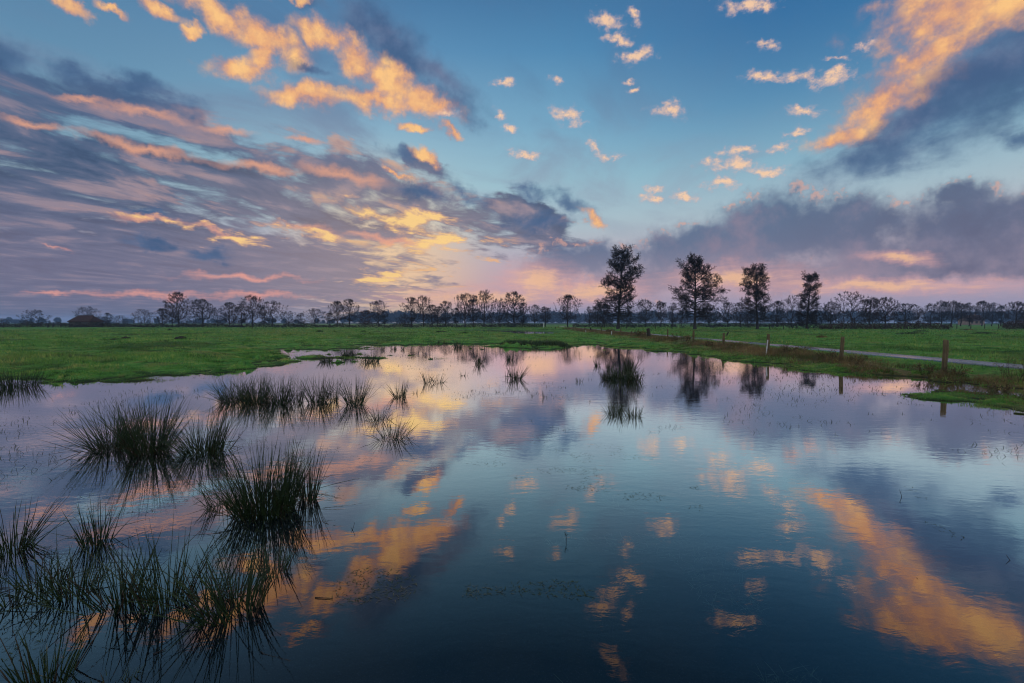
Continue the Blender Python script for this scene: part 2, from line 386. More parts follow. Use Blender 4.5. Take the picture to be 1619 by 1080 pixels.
class Geo:
    """collects faces of one mesh"""
    def __init__(self): self.v = []; self.f = []
    def box(self, x0, x1, y0, y1, z0, z1):
        b = len(self.v)
        self.v += [(x, y, z) for z in (z0, z1) for y in (y0, y1) for x in (x0, x1)]
        self.f += [[b + i for i in q] for q in ((0, 2, 3, 1), (4, 5, 7, 6), (0, 1, 5, 4), (2, 6, 7, 3), (0, 4, 6, 2), (1, 3, 7, 5))]
    def poly(self, pts):
        b = len(self.v); self.v += list(pts); self.f.append(list(range(b, b + len(pts))))
    def tube(self, pts, rads, n=8, cap=True, seed=0):
        b = len(self.v); rg = random.Random(seed)
        for i, (p, r) in enumerate(zip(pts, rads)):
            p = Vector(p)
            d = (Vector(pts[min(i + 1, len(pts) - 1)]) - Vector(pts[max(i - 1, 0)])).normalized()
            s = d.orthogonal().normalized() if abs(d.z) < 0.9 else (Vector((1, 0, 0)) - d * d.x).normalized()
            u = d.cross(s)
            for k in range(n):
                a = 2 * math.pi * k / n
                self.v.append(tuple(p + (s * math.cos(a) + u * math.sin(a)) * r * (1 + rg.uniform(-.06, .06))))
        for i in range(len(pts) - 1):
            for k in range(n):
                k2 = (k + 1) % n
                self.f.append([b + i * n + k, b + i * n + k2, b + (i + 1) * n + k2, b + (i + 1) * n + k])
        if cap:
            self.f.append([b + (len(pts) - 1) * n + k for k in range(n)]); self.f.append([b + k for k in reversed(range(n))])
    def mesh(self, name, smooth=False):
        me = bpy.data.meshes.new(name); me.from_pydata(self.v, [], self.f)
        if smooth: me.polygons.foreach_set('use_smooth', [True] * len(me.polygons))
        me.update(); return me

# ------------------------------------------------------------------ terrain
RNG = np.random.default_rng(11)
_tab = RNG.random((256, 256)).astype(np.float64)
def vnoise(x, y, s=1.0, ox=0.0):
    x = np.asarray(x) / s + ox; y = np.asarray(y) / s + ox * 1.7
    xi = np.floor(x).astype(int); yi = np.floor(y).astype(int)
    fx = x - xi; fy = y - yi
    fx = fx * fx * (3 - 2 * fx); fy = fy * fy * (3 - 2 * fy)
    g = lambda a, b: _tab[a & 255, b & 255]
    return (g(xi, yi) * (1 - fx) * (1 - fy) + g(xi + 1, yi) * fx * (1 - fy) + g(xi, yi + 1) * (1 - fx) * fy + g(xi + 1, yi + 1) * fx * fy) - 0.5

def sdf(poly, x, y):
    """signed distance, positive outside"""
    x = np.asarray(x, float); y = np.asarray(y, float)
    d = np.full(x.shape, 1e18); inside = np.zeros(x.shape, bool)
    n = len(poly)
    for i in range(n):
        ax, ay = poly[i]; bx, by = poly[(i + 1) % n]
        ex, ey = bx - ax, by - ay
        t = np.clip(((x - ax) * ex + (y - ay) * ey) / (ex * ex + ey * ey + 1e-12), 0, 1)
        d = np.minimum(d, (x - ax - t * ex) ** 2 + (y - ay - t * ey) ** 2)
        c = ((ay > y) != (by > y)) & (x < (bx - ax) * (y - ay) / (by - ay + 1e-12) + ax)
        inside ^= c
    d = np.sqrt(d)
    return np.where(inside, -d, d)

POND = [ground(*q) for q in [(-700, 604), (-300, 602), (0, 599), (60, 598), (110, 599), (175, 596), (245, 595), (300, 592), (350, 589), (385, 584), (410, 578), (440, 574), (458, 571),
        (456, 567.5), (490, 568), (520, 569.5), (560, 567), (598, 567), (606, 562.5), (560, 562.5), (510, 562), (470, 563), (440, 560), (420, 558), (437, 555.5), (480, 553), (540, 551), (580, 547), (620, 545),
        (700, 543), (760, 542.5), (790, 543), (800, 549), (850, 551), (900, 549), (908, 543), (935, 542), (960, 545), (985, 549), (1010, 551), (1050, 555), (1095, 557), (1130, 561), (1165, 566), (1185, 571),
        (1230, 574), (1252, 580), (1324, 584), (1392, 586), (1415, 593), (1493, 600), (1537, 602), (1583, 608), (1619, 613), (1700, 624)]] + [(16, 8), (22, 4), (24, -18), (-40, -18), (-46, 8)]
ISLE = [ground(*q) for q in [(1436, 624), (1470, 621), (1510, 619), (1560, 620), (1625, 626), (1700, 636), (1690, 655), (1620, 655), (1560, 647), (1505, 639), (1465, 632)]]
PUDDLES = [[ground(*q) for q in P] for P in ([(722, 522), (760, 521), (800, 521), (838, 523), (830, 525), (780, 524.8), (735, 524)], [(596, 519.2), (655, 519.2), (660, 520.8), (600, 521)],
           [(808, 525), (845, 523), (878, 524), (880, 527.5), (845, 529), (815, 528)])]
PATH_X, PATH_W = 15.3, 1.65

def height(x, y):
    x = np.asarray(x, float); y = np.asarray(y, float)
    r = np.hypot(x, y)
    s = sdf(POND, x, y)
    wob = 1.5 * vnoise(x, y, 2.6, 3.1) + 1.3 * vnoise(x, y, 0.8, 9.2) + 1.0 * vnoise(x, y, 0.3, 1.4)
    grow = np.clip(r / 14, 0.5, 2.2)
    s = s + wob * grow
    for P in PUDDLES: s = np.minimum(s, sdf(P, x, y) + 0.5 * vnoise(x, y, 2.0, 5.0))
    h = np.where(s > 0, 0.26 * (1 - np.exp(-np.maximum(s, 0) / 3.2)), -0.34 * (1 - np.exp(np.minimum(s, 0) / 3.2)))
    land = np.clip(s / 2.0, 0, 1)
    h = h + land * (0.05 * vnoise(x, y, 9, 2.0) + 0.09 * vnoise(x, y, 1.5, 7.7) + 0.075 * vnoise(x, y, 0.5, 4.4))
    h = h + np.where((s > -0.5) & (s < 0.8), 0.022 * vnoise(x, y, 0.35, 8.8), 0)
    islet = np.maximum(0, vnoise(x, y, 1.5, 12.3) + .6 * vnoise(x, y, .35, 15.1) - .22)
    h = h + np.where((s < 0.3) & (y > 9), np.clip(1 + s / 3.0, 0, 1) * 0.75 * islet, 0)
    # raised verge along the fence, level strip under the path
    v = np.exp(-((x - 12.4) / 1.3) ** 2) * np.clip((y - 6) / 6, 0, 1) * np.clip((140 - y) / 60, 0, 1) * land
    h = h + 0.10 * v
    pth = np.clip(1.6 - np.abs(x - PATH_X), 0, 0.6) / 0.6 * (y > -5) * (y < 145)
    h = h * (1 - pth) + 0.25 * pth
    si = sdf(ISLE, x, y) + 1.7 * vnoise(x, y, 1.1, 6.0) + 1.1 * vnoise(x, y, 0.4, 2.6)
    h = np.maximum(h, np.where(si < 0, 0.03 * (1 - np.exp(np.minimum(si, 0) / 0.6)) + 0.07 * vnoise(x, y, 0.45, 3.0) + .05 * vnoise(x, y, .2, 1.0), -9) )
    # far land: almost flat, sinking a hair towards the horizon
    h = h - np.clip((r - 200) / 1400, 0, 1) * 0.3
    return h

def h1(x, y): return float(height(np.array([x]), np.array([y]))[0])

def build_ground():
    front = np.radians(np.arange(-60, 60.01, 0.16)); back = np.radians(np.arange(63, 297.1, 3.0))
    ang = np.concatenate([front, back])
    rad = [0.4]
    while rad[-1] < 1900: rad.append(rad[-1] * (1.0125 if 6 < rad[-1] < 140 else 1.035))
    rad = np.array(rad)
    A, RR = np.meshgrid(ang, rad)
    x = (np.sin(A) * RR).ravel(); y = (np.cos(A) * RR).ravel()
    z = height(x, y)
    n = len(ang); k = len(rad)
    i = np.arange(k - 1)[:, None] * n; j = np.arange(n)[None, :]; j2 = (j + 1) % n
    quads = np.stack([(i + j), (i + n + j), (i + n + j2), (i + j2)], -1).reshape(-1, 4)[:, ::-1]
    verts = np.column_stack([x, y, z])
    verts = np.vstack([verts, [[0, 0, -0.34]]])
    c = len(verts) - 1
    tri = np.stack([np.arange(n), (np.arange(n) + 1) % n, np.full(n, c)], -1)[:, ::-1]
    me = mesh_np('ground', verts, [quads[:, ::-1], tri[:, ::-1]], smooth=True)
    dry = np.exp(-((verts[:, 0] - 11.9) / 1.7) ** 2) * np.clip((verts[:, 1] - 6) / 4, 0, 1) * np.clip((110 - verts[:, 1]) / 50, 0, 1)
    me.attributes.new('dry', 'FLOAT', 'POINT').data.foreach_set('value', dry.astype(np.float32))
    m, t, out = mat('meadow')
    pos = t.node('ShaderNodeNewGeometry').outputs['Position']
    a = t.node('ShaderNodeAttribute'); a.attribute_name = 'dry'
    f = t.noise(pos, 0.8, 7, 0.66); g = t.noise(pos, 2.6, 5, 0.65); k2 = t.noise(pos, 0.045, 3, 0.5)
    c = t.ramp(t.m('ADD', t.m('MULTIPLY', f, 0.55), t.m('MULTIPLY', g, 0.45)), [(0.36, (0.012, 0.048, 0.010)), (0.45, (0.055, 0.185, 0.030)), (0.54, (0.105, 0.275, 0.046)), (0.64, (0.24, 0.26, 0.07))])
    c = t.mix(t.step(t.noise(t.v('MULTIPLY', pos, (.8, 1.2, 1)), 0.55, 4, 0.65), 0.53, 0.64, 0, 0.55), c, (0.16, 0.15, 0.05))
    c = t.mix(t.step(t.noise(t.v('MULTIPLY', pos, (.8, 1.2, 1)), 0.7, 4, 0.65, 0.2), 0.47, 0.38, 0, 0.6), c, (0.012, 0.030, 0.009))
    k3 = t.noise(t.v('MULTIPLY', pos, (1, .6, 1)), 0.11, 4, 0.6)
    c = t.mix(t.step(k2, 0.52, 0.70, 0, 0.6), c, (0.12, 0.13, 0.04))
    c = t.mix(t.step(k3, 0.53, 0.66, 0, 0.6), c, (0.020, 0.045, 0.012))
    far = t.step(t.sep(pos)[1], 150, 420)
    c = t.mix(far, c, (0.03, 0.07, 0.03))
    d = t.m('MULTIPLY', a.outputs['Fac'], t.step(f, 0.25, 0.55))
    c = t.mix(d, c, t.ramp(g, [(0.35, (0.05, 0.075, 0.02)), (0.5, (0.14, 0.11, 0.045)), (0.65, (0.26, 0.18, 0.08))]))
    z = t.sep(pos)[2]
    c = t.mix(t.step(z, 0.07, -0.01), c, (0.024, 0.030, 0.013))
    principled(t, out, c, 0.95, bump(t, t.m('ADD', t.noise(pos, 5.0, 6, 0.7), g), 1.0, 0.12), 0.15)
    tag(link('ground', me, m), None, None, kind='structure')

def build_water():
    me = mesh_np('water', [(-75, -25, 0), (70, -25, 0), (70, 140, 0), (-75, 140, 0)], [np.array([[0, 1, 2, 3]])])
    m, t, out = mat('water')
    pos = t.node('ShaderNodeNewGeometry').outputs['Position']
    n1 = t.noise(t.v('MULTIPLY', pos, (0.8, 1.7, 1)), 5.5, 4, 0.55, 0.4)
    n2 = t.noise(t.v('MULTIPLY', pos, (0.5, 1.5, 1)), 1.2, 3, 0.5, 0.3)
    calm = t.step(t.noise(pos, 0.14, 3, 0.5), 0.36, 0.62, 0.35, 1.0)
    h = t.m('MULTIPLY', t.m('ADD', n1, t.m('MULTIPLY', n2, 1.2)), calm)
    nb = bump(t, h, 1.0, RIPPLE)
    lw = t.node('ShaderNodeLayerWeight'); lw.inputs['Blend'].default_value = 0.5; t.l.new(nb, lw.inputs['Normal'])
    s = t.m('SUBTRACT', 1.0, lw.outputs['Facing'])
    refl = t.ramp(s, [(0.0, (1, 1, 1)), (0.13, (.97, .97, .97)), (0.26, (.76, .76, .76)), (0.375, (.42, .42, .42)), (0.48, (.21, .21, .21)), (0.60, (.075, .075, .075)), (1.0, (.03, .03, .03))])
    gl = t.node('ShaderNodeBsdfGlossy'); gl.inputs['Roughness'].default_value = 0.0; t.l.new(nb, gl.inputs['Normal'])
    t.l.new(t.ramp(s, [(0.22, (1, 1, 1)), (0.52, (1.0, 0.88, 0.80))]), gl.inputs['Color'])    # warm reflection colour painted in, stronger as the view steepens
    df = t.node('ShaderNodeBsdfDiffuse'); df.inputs['Color'].default_value = (0.002, 0.007, 0.013, 1)
    tp = t.node('ShaderNodeBsdfTransparent'); tp.inputs['Color'].default_value = (0.5, 0.62, 0.6, 1)
    mu = t.node('ShaderNodeMixShader'); mu.inputs[0].default_value = 0.42
    t.l.new(df.outputs[0], mu.inputs[1]); t.l.new(tp.outputs[0], mu.inputs[2])
    mx = t.node('ShaderNodeMixShader'); t.l.new(refl, mx.inputs[0])
    t.l.new(mu.outputs[0], mx.inputs[1]); t.l.new(gl.outputs[0], mx.inputs[2])
    t.l.new(mx.outputs[0], out.inputs['Surface'])
    tag(link('water', me, m), None, None, kind='structure')
RIPPLE = 0.0013

def build_path():
    ys = np.concatenate([np.arange(-4, 60, 0.5), np.arange(60, 142, 1.0)])
    xs = np.array([-1, -0.92, -0.5, 0, 0.5, 0.92, 1]) * PATH_W / 2; zs = np.array([-.05, .012, .024, .03, .024, .012, -.05])
    V = []; 
    for y in ys:
        e = 0.10 * vnoise(np.array([0.0, 50.0]), np.array([y, y]), 1.7)
        off = 0.25 * math.sin(y * 0.05)
        for i, (a, b) in enumerate(zip(xs, zs)):
            V.append((PATH_X + a + off * 0.4 + (e[0] if i < 3 else e[1] if i > 3 else 0), y, 0.252 + b))
    n = len(xs); i = np.arange(len(ys) - 1)[:, None] * n; j = np.arange(n - 1)[None, :]
    q = np.stack([i + j, i + j + 1, i + n + j + 1, i + n + j], -1).reshape(-1, 4)
    m, t, out = mat('wet_asphalt')
    pos = t.node('ShaderNodeNewGeometry').outputs['Position']
    f = t.noise(t.v('MULTIPLY', pos, (1, .5, 1)), 1.2, 5, 0.6); g = t.noise(pos, 60, 3, 0.7)
    c = t.ramp(f, [(0.35, (0.040, 0.042, 0.046)), (0.65, (0.085, 0.088, 0.092))])
    principled(t, out, c, t.step(f, 0.35, 0.65, 0.12, 0.40), bump(t, g, 0.25, 0.004), 0.6)
    tag(link('path', mesh_np('path', V, [q], True), m), None, None, kind='structure')

# ------------------------------------------------------------------ blades (grass and the like): one tapered bent strip each
def blades(base, hgt, wid, lean, az, curve=0.5, face=None):
    n = len(base)
    side = az + np.pi / 2 if face is None else face
    sx, sy = np.cos(side) * wid / 2, np.sin(side) * wid / 2
    dx, dy = np.cos(az), np.sin(az)
    def lvl(t, k):
        off = lean * hgt * t ** (1 + curve)
        c = base + np.column_stack([dx * off, dy * off, hgt * t * (1 - 0.25 * np.minimum(lean, 1) * t)])
        s = np.column_stack([sx * k, sy * k, np.zeros(n)])
        return c - s, c + s
    a0, b0 = lvl(0.0, 1.0); a1, b1 = lvl(0.55, 0.75); tip, _ = lvl(1.0, 0.0)
    V = np.stack([a0, b0, a1, b1, tip], 1).reshape(-1, 3)
    k = np.arange(n)[:, None] * 5
    return V, np.hstack([k, k + 1, k + 3, k + 2]), np.hstack([k + 2, k + 3, k + 4])

def scatter(n, amin, amax, rmin, rmax, power, seed):
    g = np.random.default_rng(seed)
    u = g.random(n); p = 1 - power
    r = (rmin ** p + u * (rmax ** p - rmin ** p)) ** (1 / p)
    a = np.radians(g.uniform(amin, amax, n))
    return np.sin(a) * r, np.cos(a) * r, r, g

def build_grass():
    N = 300000
    x, y, r, g = scatter(N, -57, 57, 8.0, 120.0, 1.25, 5)
    z = height(x, y)
    dens = vnoise(x, y, 1.4, 2.2) + 0.6 * vnoise(x, y, 0.5, 5.5)
    pth = (np.abs(x - PATH_X) < PATH_W / 2 + 0.05) & (y < 142)
    vg = np.exp(-((x - 11.9) / 1.5) ** 2) * (y < 90)
    keep = ((z > 0.02) & (g.random(N) < 0.35 + z / 0.10) | (z > -0.10) & (z <= 0.02) & (g.random(N) < 0.6) & (dens > 0.08)) & ~pth & (g.random(N) > vg * 0.8) & (dens > -0.32)
    x, y, z, r, dens = x[keep], y[keep], z[keep], r[keep], dens[keep]
    # the near shores and the low grass island get their own denser growth
    m = 280000; a = g.integers(0, 3, m)
    ex = np.where(a == 0, g.uniform(8, 20, m), np.where(a == 1, g.uniform(-18, 2, m), g.uniform(5, 15, m))); ey = np.where(a == 0, g.uniform(8.5, 15, m), np.where(a == 1, g.uniform(11, 26, m), g.uniform(13, 32, m)))
    ez = height(ex, ey); ed = vnoise(ex, ey, 1.4, 2.2) + 0.6 * vnoise(ex, ey, 0.5, 5.5); e2 = vnoise(ex, ey, .45, 9.9) + .6 * vnoise(ex, ey, .16, 4.9)
    k = (ez > -0.11) & (ez < 0.11) & ((ez > 0.015) & (ed > -.35) | (e2 > 0.07 + 2.2 * np.maximum(0, -ez)))
    x = np.concatenate([x, ex[k]]); y = np.concatenate([y, ey[k]]); z = np.concatenate([z, ez[k]]); dens = np.concatenate([dens, ed[k]]); r = np.hypot(x, y)
    n = len(x)
    edge = np.clip(z / 0.12, 0.35, 1)
    hg = (0.045 + 0.06 * g.random(n) + 0.22 * np.clip(dens, 0, 0.5)) * edge * (1 + r / 160)
    wd = np.maximum(0.008, r * 0.00075) * g.uniform(0.7, 1.3, n)
    V, q, t3 = blades(np.column_stack([x, y, np.maximum(z, -0.03) - 0.01]), hg + np.where(z < 0.01, 0.02, 0), wd, g.uniform(0.1, 0.9, n), g.uniform(0, 2 * np.pi, n), face=g.uniform(0, 2 * np.pi, n))
    tag(link('grass', mesh_np('grass', V, [q, t3]), M['grass']), 'short green meadow grass growing right up to the edge of the flood water', 'grass', kind='stuff')
    # dry reeds and old grass along the fence
    N = 46000
    g = np.random.default_rng(8)
    u = g.random(N); y = 8 * (95 / 8) ** u
    x = 11.7 + g.normal(0, 0.85, N) - np.clip((20 - y) / 30, 0, 0.3)
    z = height(x, y)
    dn = vnoise(x, y, 2.2, 1.1) + 0.7 * vnoise(x, y, 0.8, 7.1)
    keep = (z > 0.0) & (x < 14.1) & (dn > -0.25)
    x, y, z, dn = x[keep], y[keep], z[keep], dn[keep]; n = len(x); r = np.hypot(x, y)
    hg = (0.10 + 0.16 * g.random(n) + 0.28 * np.clip(dn + 0.05, 0, 0.6)) * np.clip(1.3 - np.abs(x - 11.8) / 2.2, 0.3, 1)
    wd = np.maximum(0.006, r * 0.0005) * g.uniform(0.7, 1.3, n)
    V, q, t3 = blades(np.column_stack([x, y, z - 0.01]), hg, wd, g.uniform(0.15, 1.0, n), g.uniform(0, 2 * np.pi, n), face=g.uniform(0, 2 * np.pi, n))
    tag(link('dry_grass', mesh_np('dry_grass', V, [q, t3]), M['dry']), 'brown withered grass and reeds along the fence beside the path', 'dry grass', kind='stuff')

def build_weeds():
    """bits of weed standing in and floating on the water, and pale strands just under it"""
    N = 60000
    x, y, r, g = scatter(N, -52, 52, 2.6, 24, 1.05, 21)
    z = height(x, y)
    c = vnoise(x, y, 2.6, 4.1) + 0.9 * vnoise(x, y, 0.7, 0.7) + 0.7 * vnoise(x, y, 0.25, 2.7)
    side = np.where(x > 0, 0.12, -0.02)
    keep = (z < -0.03) & (c + side > 0.33)
    x, y, r = x[keep], y[keep], r[keep]; n = len(x)
    b = np.column_stack([x, y, np.full(n, -0.02)])
    up = (g.random(n) < 0.5) & (r > 6.5)
    hg = np.where(up, g.uniform(0.03, 0.09, n), 0.010)
    b[:, 2] = np.where(up, -0.02, -0.002)
    V, q, t3 = blades(b, hg, np.maximum(0.005, r * 0.0007), np.where(up, g.uniform(0.2, 1.2, n), g.uniform(2, 6, n)), g.uniform(0, 6.28, n), 0.2, face=g.uniform(0, 6.28, n))
    tag(link('water_weed', mesh_np('water_weed', V, [q, t3]), M['weed']), 'dark specks of weed standing in and floating on the water', 'water weed', kind='stuff')
    N = 22000
    x, y, r, g = scatter(N, -48, 52, 1.7, 5.5, 1.05, 33)
    c = vnoise(x, y, 1.3, 6.1) + 0.8 * vnoise(x, y, 0.35, 3.3)
    keep = (height(x, y) < -0.1) & (c + np.where(x > -0.5, 0.1, -0.1) > 0.43)
    x, y = x[keep], y[keep]; n = len(x)
    b = np.column_stack([x, y, g.uniform(-0.035, -0.012, n)])
    V, q, t3 = blades(b, np.full(n, 0.014), np.full(n, 0.0045), g.uniform(2, 8, n), g.uniform(0, 6.28, n), face=g.uniform(0, 6.28, n))
    tag(link('sunken_weed', mesh_np('sunken_weed', V, [q, t3]), M['sunk']), 'pale green strands of weed just under the dark water in front', 'water weed', kind='stuff')

build_ground(); build_water(); build_path(); build_grass(); build_weeds()
# ------------------------------------------------------------------ trees
class Segs:
    """tapered polylines -> tubes, in one mesh"""
    def __init__(self): self.s = {}
    def line(self, pts, rads, n=3):
        for a, b, ra, rb in zip(pts[:-1], pts[1:], rads[:-1], rads[1:]):
            self.s.setdefault(n, []).append((a[0], a[1], a[2], b[0], b[1], b[2], ra, rb))
    def mesh(self, name, smooth=True, extra=None):
        V = []; F = []; base = 0
        for n, L in self.s.items():
            A = np.array(L); p0, p1, r0, r1 = A[:, :3], A[:, 3:6], A[:, 6:7], A[:, 7:8]
            d = p1 - p0; d /= np.linalg.norm(d, axis=1, keepdims=True) + 1e-9
            ref = np.where(np.abs(d[:, 2:3]) < 0.9, np.array([[0, 0, 1.0]]), np.array([[1.0, 0, 0]]))
            s = np.cross(d, ref); s /= np.linalg.norm(s, axis=1, keepdims=True); u = np.cross(d, s)
            rings = []
            for k in range(n):
                a = 2 * np.pi * k / n
                o = s * math.cos(a) + u * math.sin(a)
                rings.append((p0 + o * r0, p1 + o * r1))
            vv = np.stack([r[0] for r in rings] + [r[1] for r in rings], 1)
            m = len(A); idx = np.arange(m)[:, None] * (2 * n) + base
            for k in range(n):
                k2 = (k + 1) % n
                F.append(np.hstack([idx + k, idx + k2, idx + n + k2, idx + n + k]))
            V.append(vv.reshape(-1, 3)); base += 2 * n * m
        V = np.vstack(V); F = [np.vstack(F)]
        if extra is not None:
            ev, ef = extra
            F.append(ef + len(V)); V = np.vstack([V, ev])
        return mesh_np(name, V, F, smooth)

def vadd(a, b, k=1.0): return (a[0] + b[0] * k, a[1] + b[1] * k, a[2] + b[2] * k)
def vnorm(a):
    l = math.sqrt(a[0] ** 2 + a[1] ** 2 + a[2] ** 2) or 1.0
    return (a[0] / l, a[1] / l, a[2] / l)

def walk(rg, p, d, L, nseg, r0, r1, up=0.0, jit=0.12):
    pts = [p]; rads = [r0]; dirs = [d]
    for i in range(nseg):
        d = vnorm((d[0] + rg.gauss(0, jit), d[1] + rg.gauss(0, jit), d[2] + rg.gauss(0, jit) + up / nseg))
        p = vadd(p, d, L / nseg); pts.append(p); dirs.append(d)
        rads.append(r0 + (r1 - r0) * (i + 1) / nseg)
    return pts, rads, dirs

def branch_dir(rg, d, ang):
    """direction at an angle off d, random azimuth"""
    v = Vector(d); s = v.orthogonal().normalized(); u = v.cross(s)
    a = rg.uniform(0, 2 * math.pi)
    q = v * math.cos(ang) + (s * math.cos(a) + u * math.sin(a)) * math.sin(ang)
    return (q.x, q.y, q.z)

def pick(pts, rads, dirs, t):
    f = t * (len(pts) - 1); i = min(int(f), len(pts) - 2); k = f - i
    a, b = pts[i], pts[i + 1]
    return (a[0] + (b[0] - a[0]) * k, a[1] + (b[1] - a[1]) * k, a[2] + (b[2] - a[2]) * k), rads[i] + (rads[i + 1] - rads[i]) * k, dirs[i + 1]

def leaf_quads(pts, size, seed, flat=1.0):
    g = np.random.default_rng(seed); P = np.asarray(pts); n = len(P)
    a = g.normal(size=(n, 3)); a /= np.linalg.norm(a, axis=1, keepdims=True)
    b = g.normal(size=(n, 3)); b -= a * (a * b).sum(1, keepdims=True); b /= np.linalg.norm(b, axis=1, keepdims=True)
    s = size * g.uniform(0.5, 1.4, (n, 1))
    V = np.stack([P - a * s - b * s * .6, P + a * s * .9 - b * s * .7, P + a * s + b * s * .6, P - a * s * .7 + b * s * .8], 1).reshape(-1, 3)
    return V, np.arange(n * 4).reshape(-1, 4)

def make_tree(seed, style):
    """unit height tree: returns trunk mesh, crown mesh"""
    rg = random.Random(seed); T = Segs(); C = Segs(); leaves = []
    def twigs(pts, rads, dirs, n2, L2, n3, L3, n4, L4, up=0.25, thick=1.0, t0=0.2):
        for _ in range(n2):
            t = rg.uniform(t0, 1.0); p, r, d = pick(pts, rads, dirs, t)
            q = walk(rg, p, branch_dir(rg, d, rg.uniform(0.5, 1.0)), L2 * (1.15 - 0.5 * t) * rg.uniform(.6, 1.2), 3, min(r * .6, .0042) * thick, .0016 * thick, up, .16)
            C.line(q[0], q[1])
            for _ in range(n3):
                t = rg.uniform(0.2, 1.0); p, r, d = pick(*q, t)
                w = walk(rg, p, branch_dir(rg, d, rg.uniform(0.4, 0.9)), L3 * rg.uniform(.5, 1.2), 2, .0018 * thick, .0011 * thick, up * .7, .16)
                C.line(w[0], w[1])
                for _ in range(n4):
                    t = rg.uniform(0.2, 1.0); p, r, d = pick(*w, t)
                    x = walk(rg, p, branch_dir(rg, d, rg.uniform(0.4, 0.9)), L4 * rg.uniform(.5, 1.2), 1, .0012 * thick, .0007 * thick, 0, 0)
                    C.line(x[0], x[1])
                    leaves.append(x[0][-1])
    if style != 'alder':
        lo, wide, mid, h0, npt = {'round': (.24, .40, .60, .62, 420), 'spread': (.24, .52, .58, .42, 420), 'leafy': (.12, .42, .50, .70, 260),
                                  'upright': (.20, .25, .56, .88, 340), 'bush': (.02, .62, .46, .06, 330)}[style]
        lo += rg.uniform(-.03, .05)
        P = [(0, 0, 0)]; par = [-1]; ln = [0.0]
        nt = max(2, int(h0 / .06)); wx, wy = rg.gauss(0, .03), rg.gauss(0, .03)
        for i in range(1, nt + 1):
            z = h0 * i / nt
            P.append((wx * z + rg.gauss(0, .008), wy * z + rg.gauss(0, .008), z)); par.append(i - 1); ln.append(z)
        ph = rg.uniform(0, 6.28)
        pts = []
        while len(pts) < npt:
            z = rg.uniform(lo, 1.0); u = (z - mid) / ((1 - mid) if z > mid else (mid - lo + .02))
            Rz = wide * math.sqrt(max(0, 1 - abs(u) ** 2.2))
            a = rg.uniform(0, 6.28)
            Rz *= 1 + .20 * math.sin(2 * a + ph) + .16 * math.sin(5 * a + ph + 7 * z) + .14 * math.sin(17 * z + ph)
            r = Rz * rg.random() ** .52
            if mnoise.noise(Vector((r * math.cos(a) * 5.5 + seed, r * math.sin(a) * 5.5, z * 5.5))) < -.12: continue
            pts.append((r * math.cos(a), r * math.sin(a), z))
        c = (0, 0, min(h0, lo + .05))
        pts.sort(key=lambda p: math.dist(p, c) + rg.uniform(0, .06))
        for p in pts:
            A = np.array(P); v = np.array(p) - A; dd = np.linalg.norm(v, axis=1) + 1e-6
            out = np.hypot(A[:, 0], A[:, 1]) - math.hypot(p[0], p[1])
            pen = 1 + 1.1 * np.maximum(0, .25 - v[:, 2] / dd) + .8 * np.maximum(0, out / dd)
            cost = dd * pen + .30 * np.array(ln)
            cost[:max(1, int(len(cost) * 0) + (2 if style != 'bush' else 1))] += .5 if style != 'bush' else 0
            j = int(np.argmin(cost)); q = P[j]; L = dd[j]; m = max(1, int(L / .055))
            prev = j
            for i in range(1, m + 1):
                t = i / m; bow = .10 * L * math.sin(math.pi * t) * (-.35 if style != 'upright' else -.2)
                w = (q[0] + (p[0] - q[0]) * t + (rg.gauss(0, .006) if i < m else 0), q[1] + (p[1] - q[1]) * t + (rg.gauss(0, .006) if i < m else 0), q[2] + (p[2] - q[2]) * t + bow)
                P.append(w); par.append(prev); ln.append(ln[prev] + L / m); prev = len(P) - 1
        n = len(P); acc = [0.0] * n; kids = [0] * n
        for i in range(n - 1, 0, -1):
            if not kids[i]: acc[i] = .0024 ** 2.25
            acc[par[i]] += acc[i]; kids[par[i]] += 1
        rad = [a ** (1 / 2.25) for a in acc]
        for i in range(1, n):
            j = par[i]; r1 = rad[i]; r0 = min(rad[j], r1 * 1.35) if j > 0 else rad[i] * 1.5
            big = r1 > .0085 and style != 'bush' or (style == 'bush' and r1 > .012)
            (T if big or i <= 2 else C).line([P[j], P[i]], [r0, r1], 7 if r1 > .012 else 4 if r1 > .004 else 3)
            if r1 < .006:
                d = vnorm((P[i][0] - P[j][0], P[i][1] - P[j][1], P[i][2] - P[j][2]))
                for _ in range(5 if not kids[i] else 1):
                    w = walk(rg, P[i], branch_dir(rg, d, rg.uniform(.15, .9)), rg.uniform(.035, .085), 2, .0031, .0017, .25, .12)
                    C.line(w[0], w[1]); leaves.append(w[0][-1])
                    for _ in range(2):
                        p_, r_, d_ = pick(*w, rg.uniform(.2, .9))
                        x = walk(rg, p_, branch_dir(rg, d_, rg.uniform(.4, .9)), rg.uniform(.02, .05), 1, .0021, .0013, 0, 0)
                        C.line(x[0], x[1]); leaves.append(x[0][-1])
    else:
        tp, tr, td = walk(rg, (0, 0, 0), (0, 0, 1), .99, 12, .0215, .003, .2, .022)
        tr[0] = .031
        T.line(tp[:10], tr[:10], 8); C.line(tp[9:], tr[9:], 5)
        return T, C, leaves, (tp, tr, td), rg, twigs
    return T.mesh('trunk'), (C, leaves)

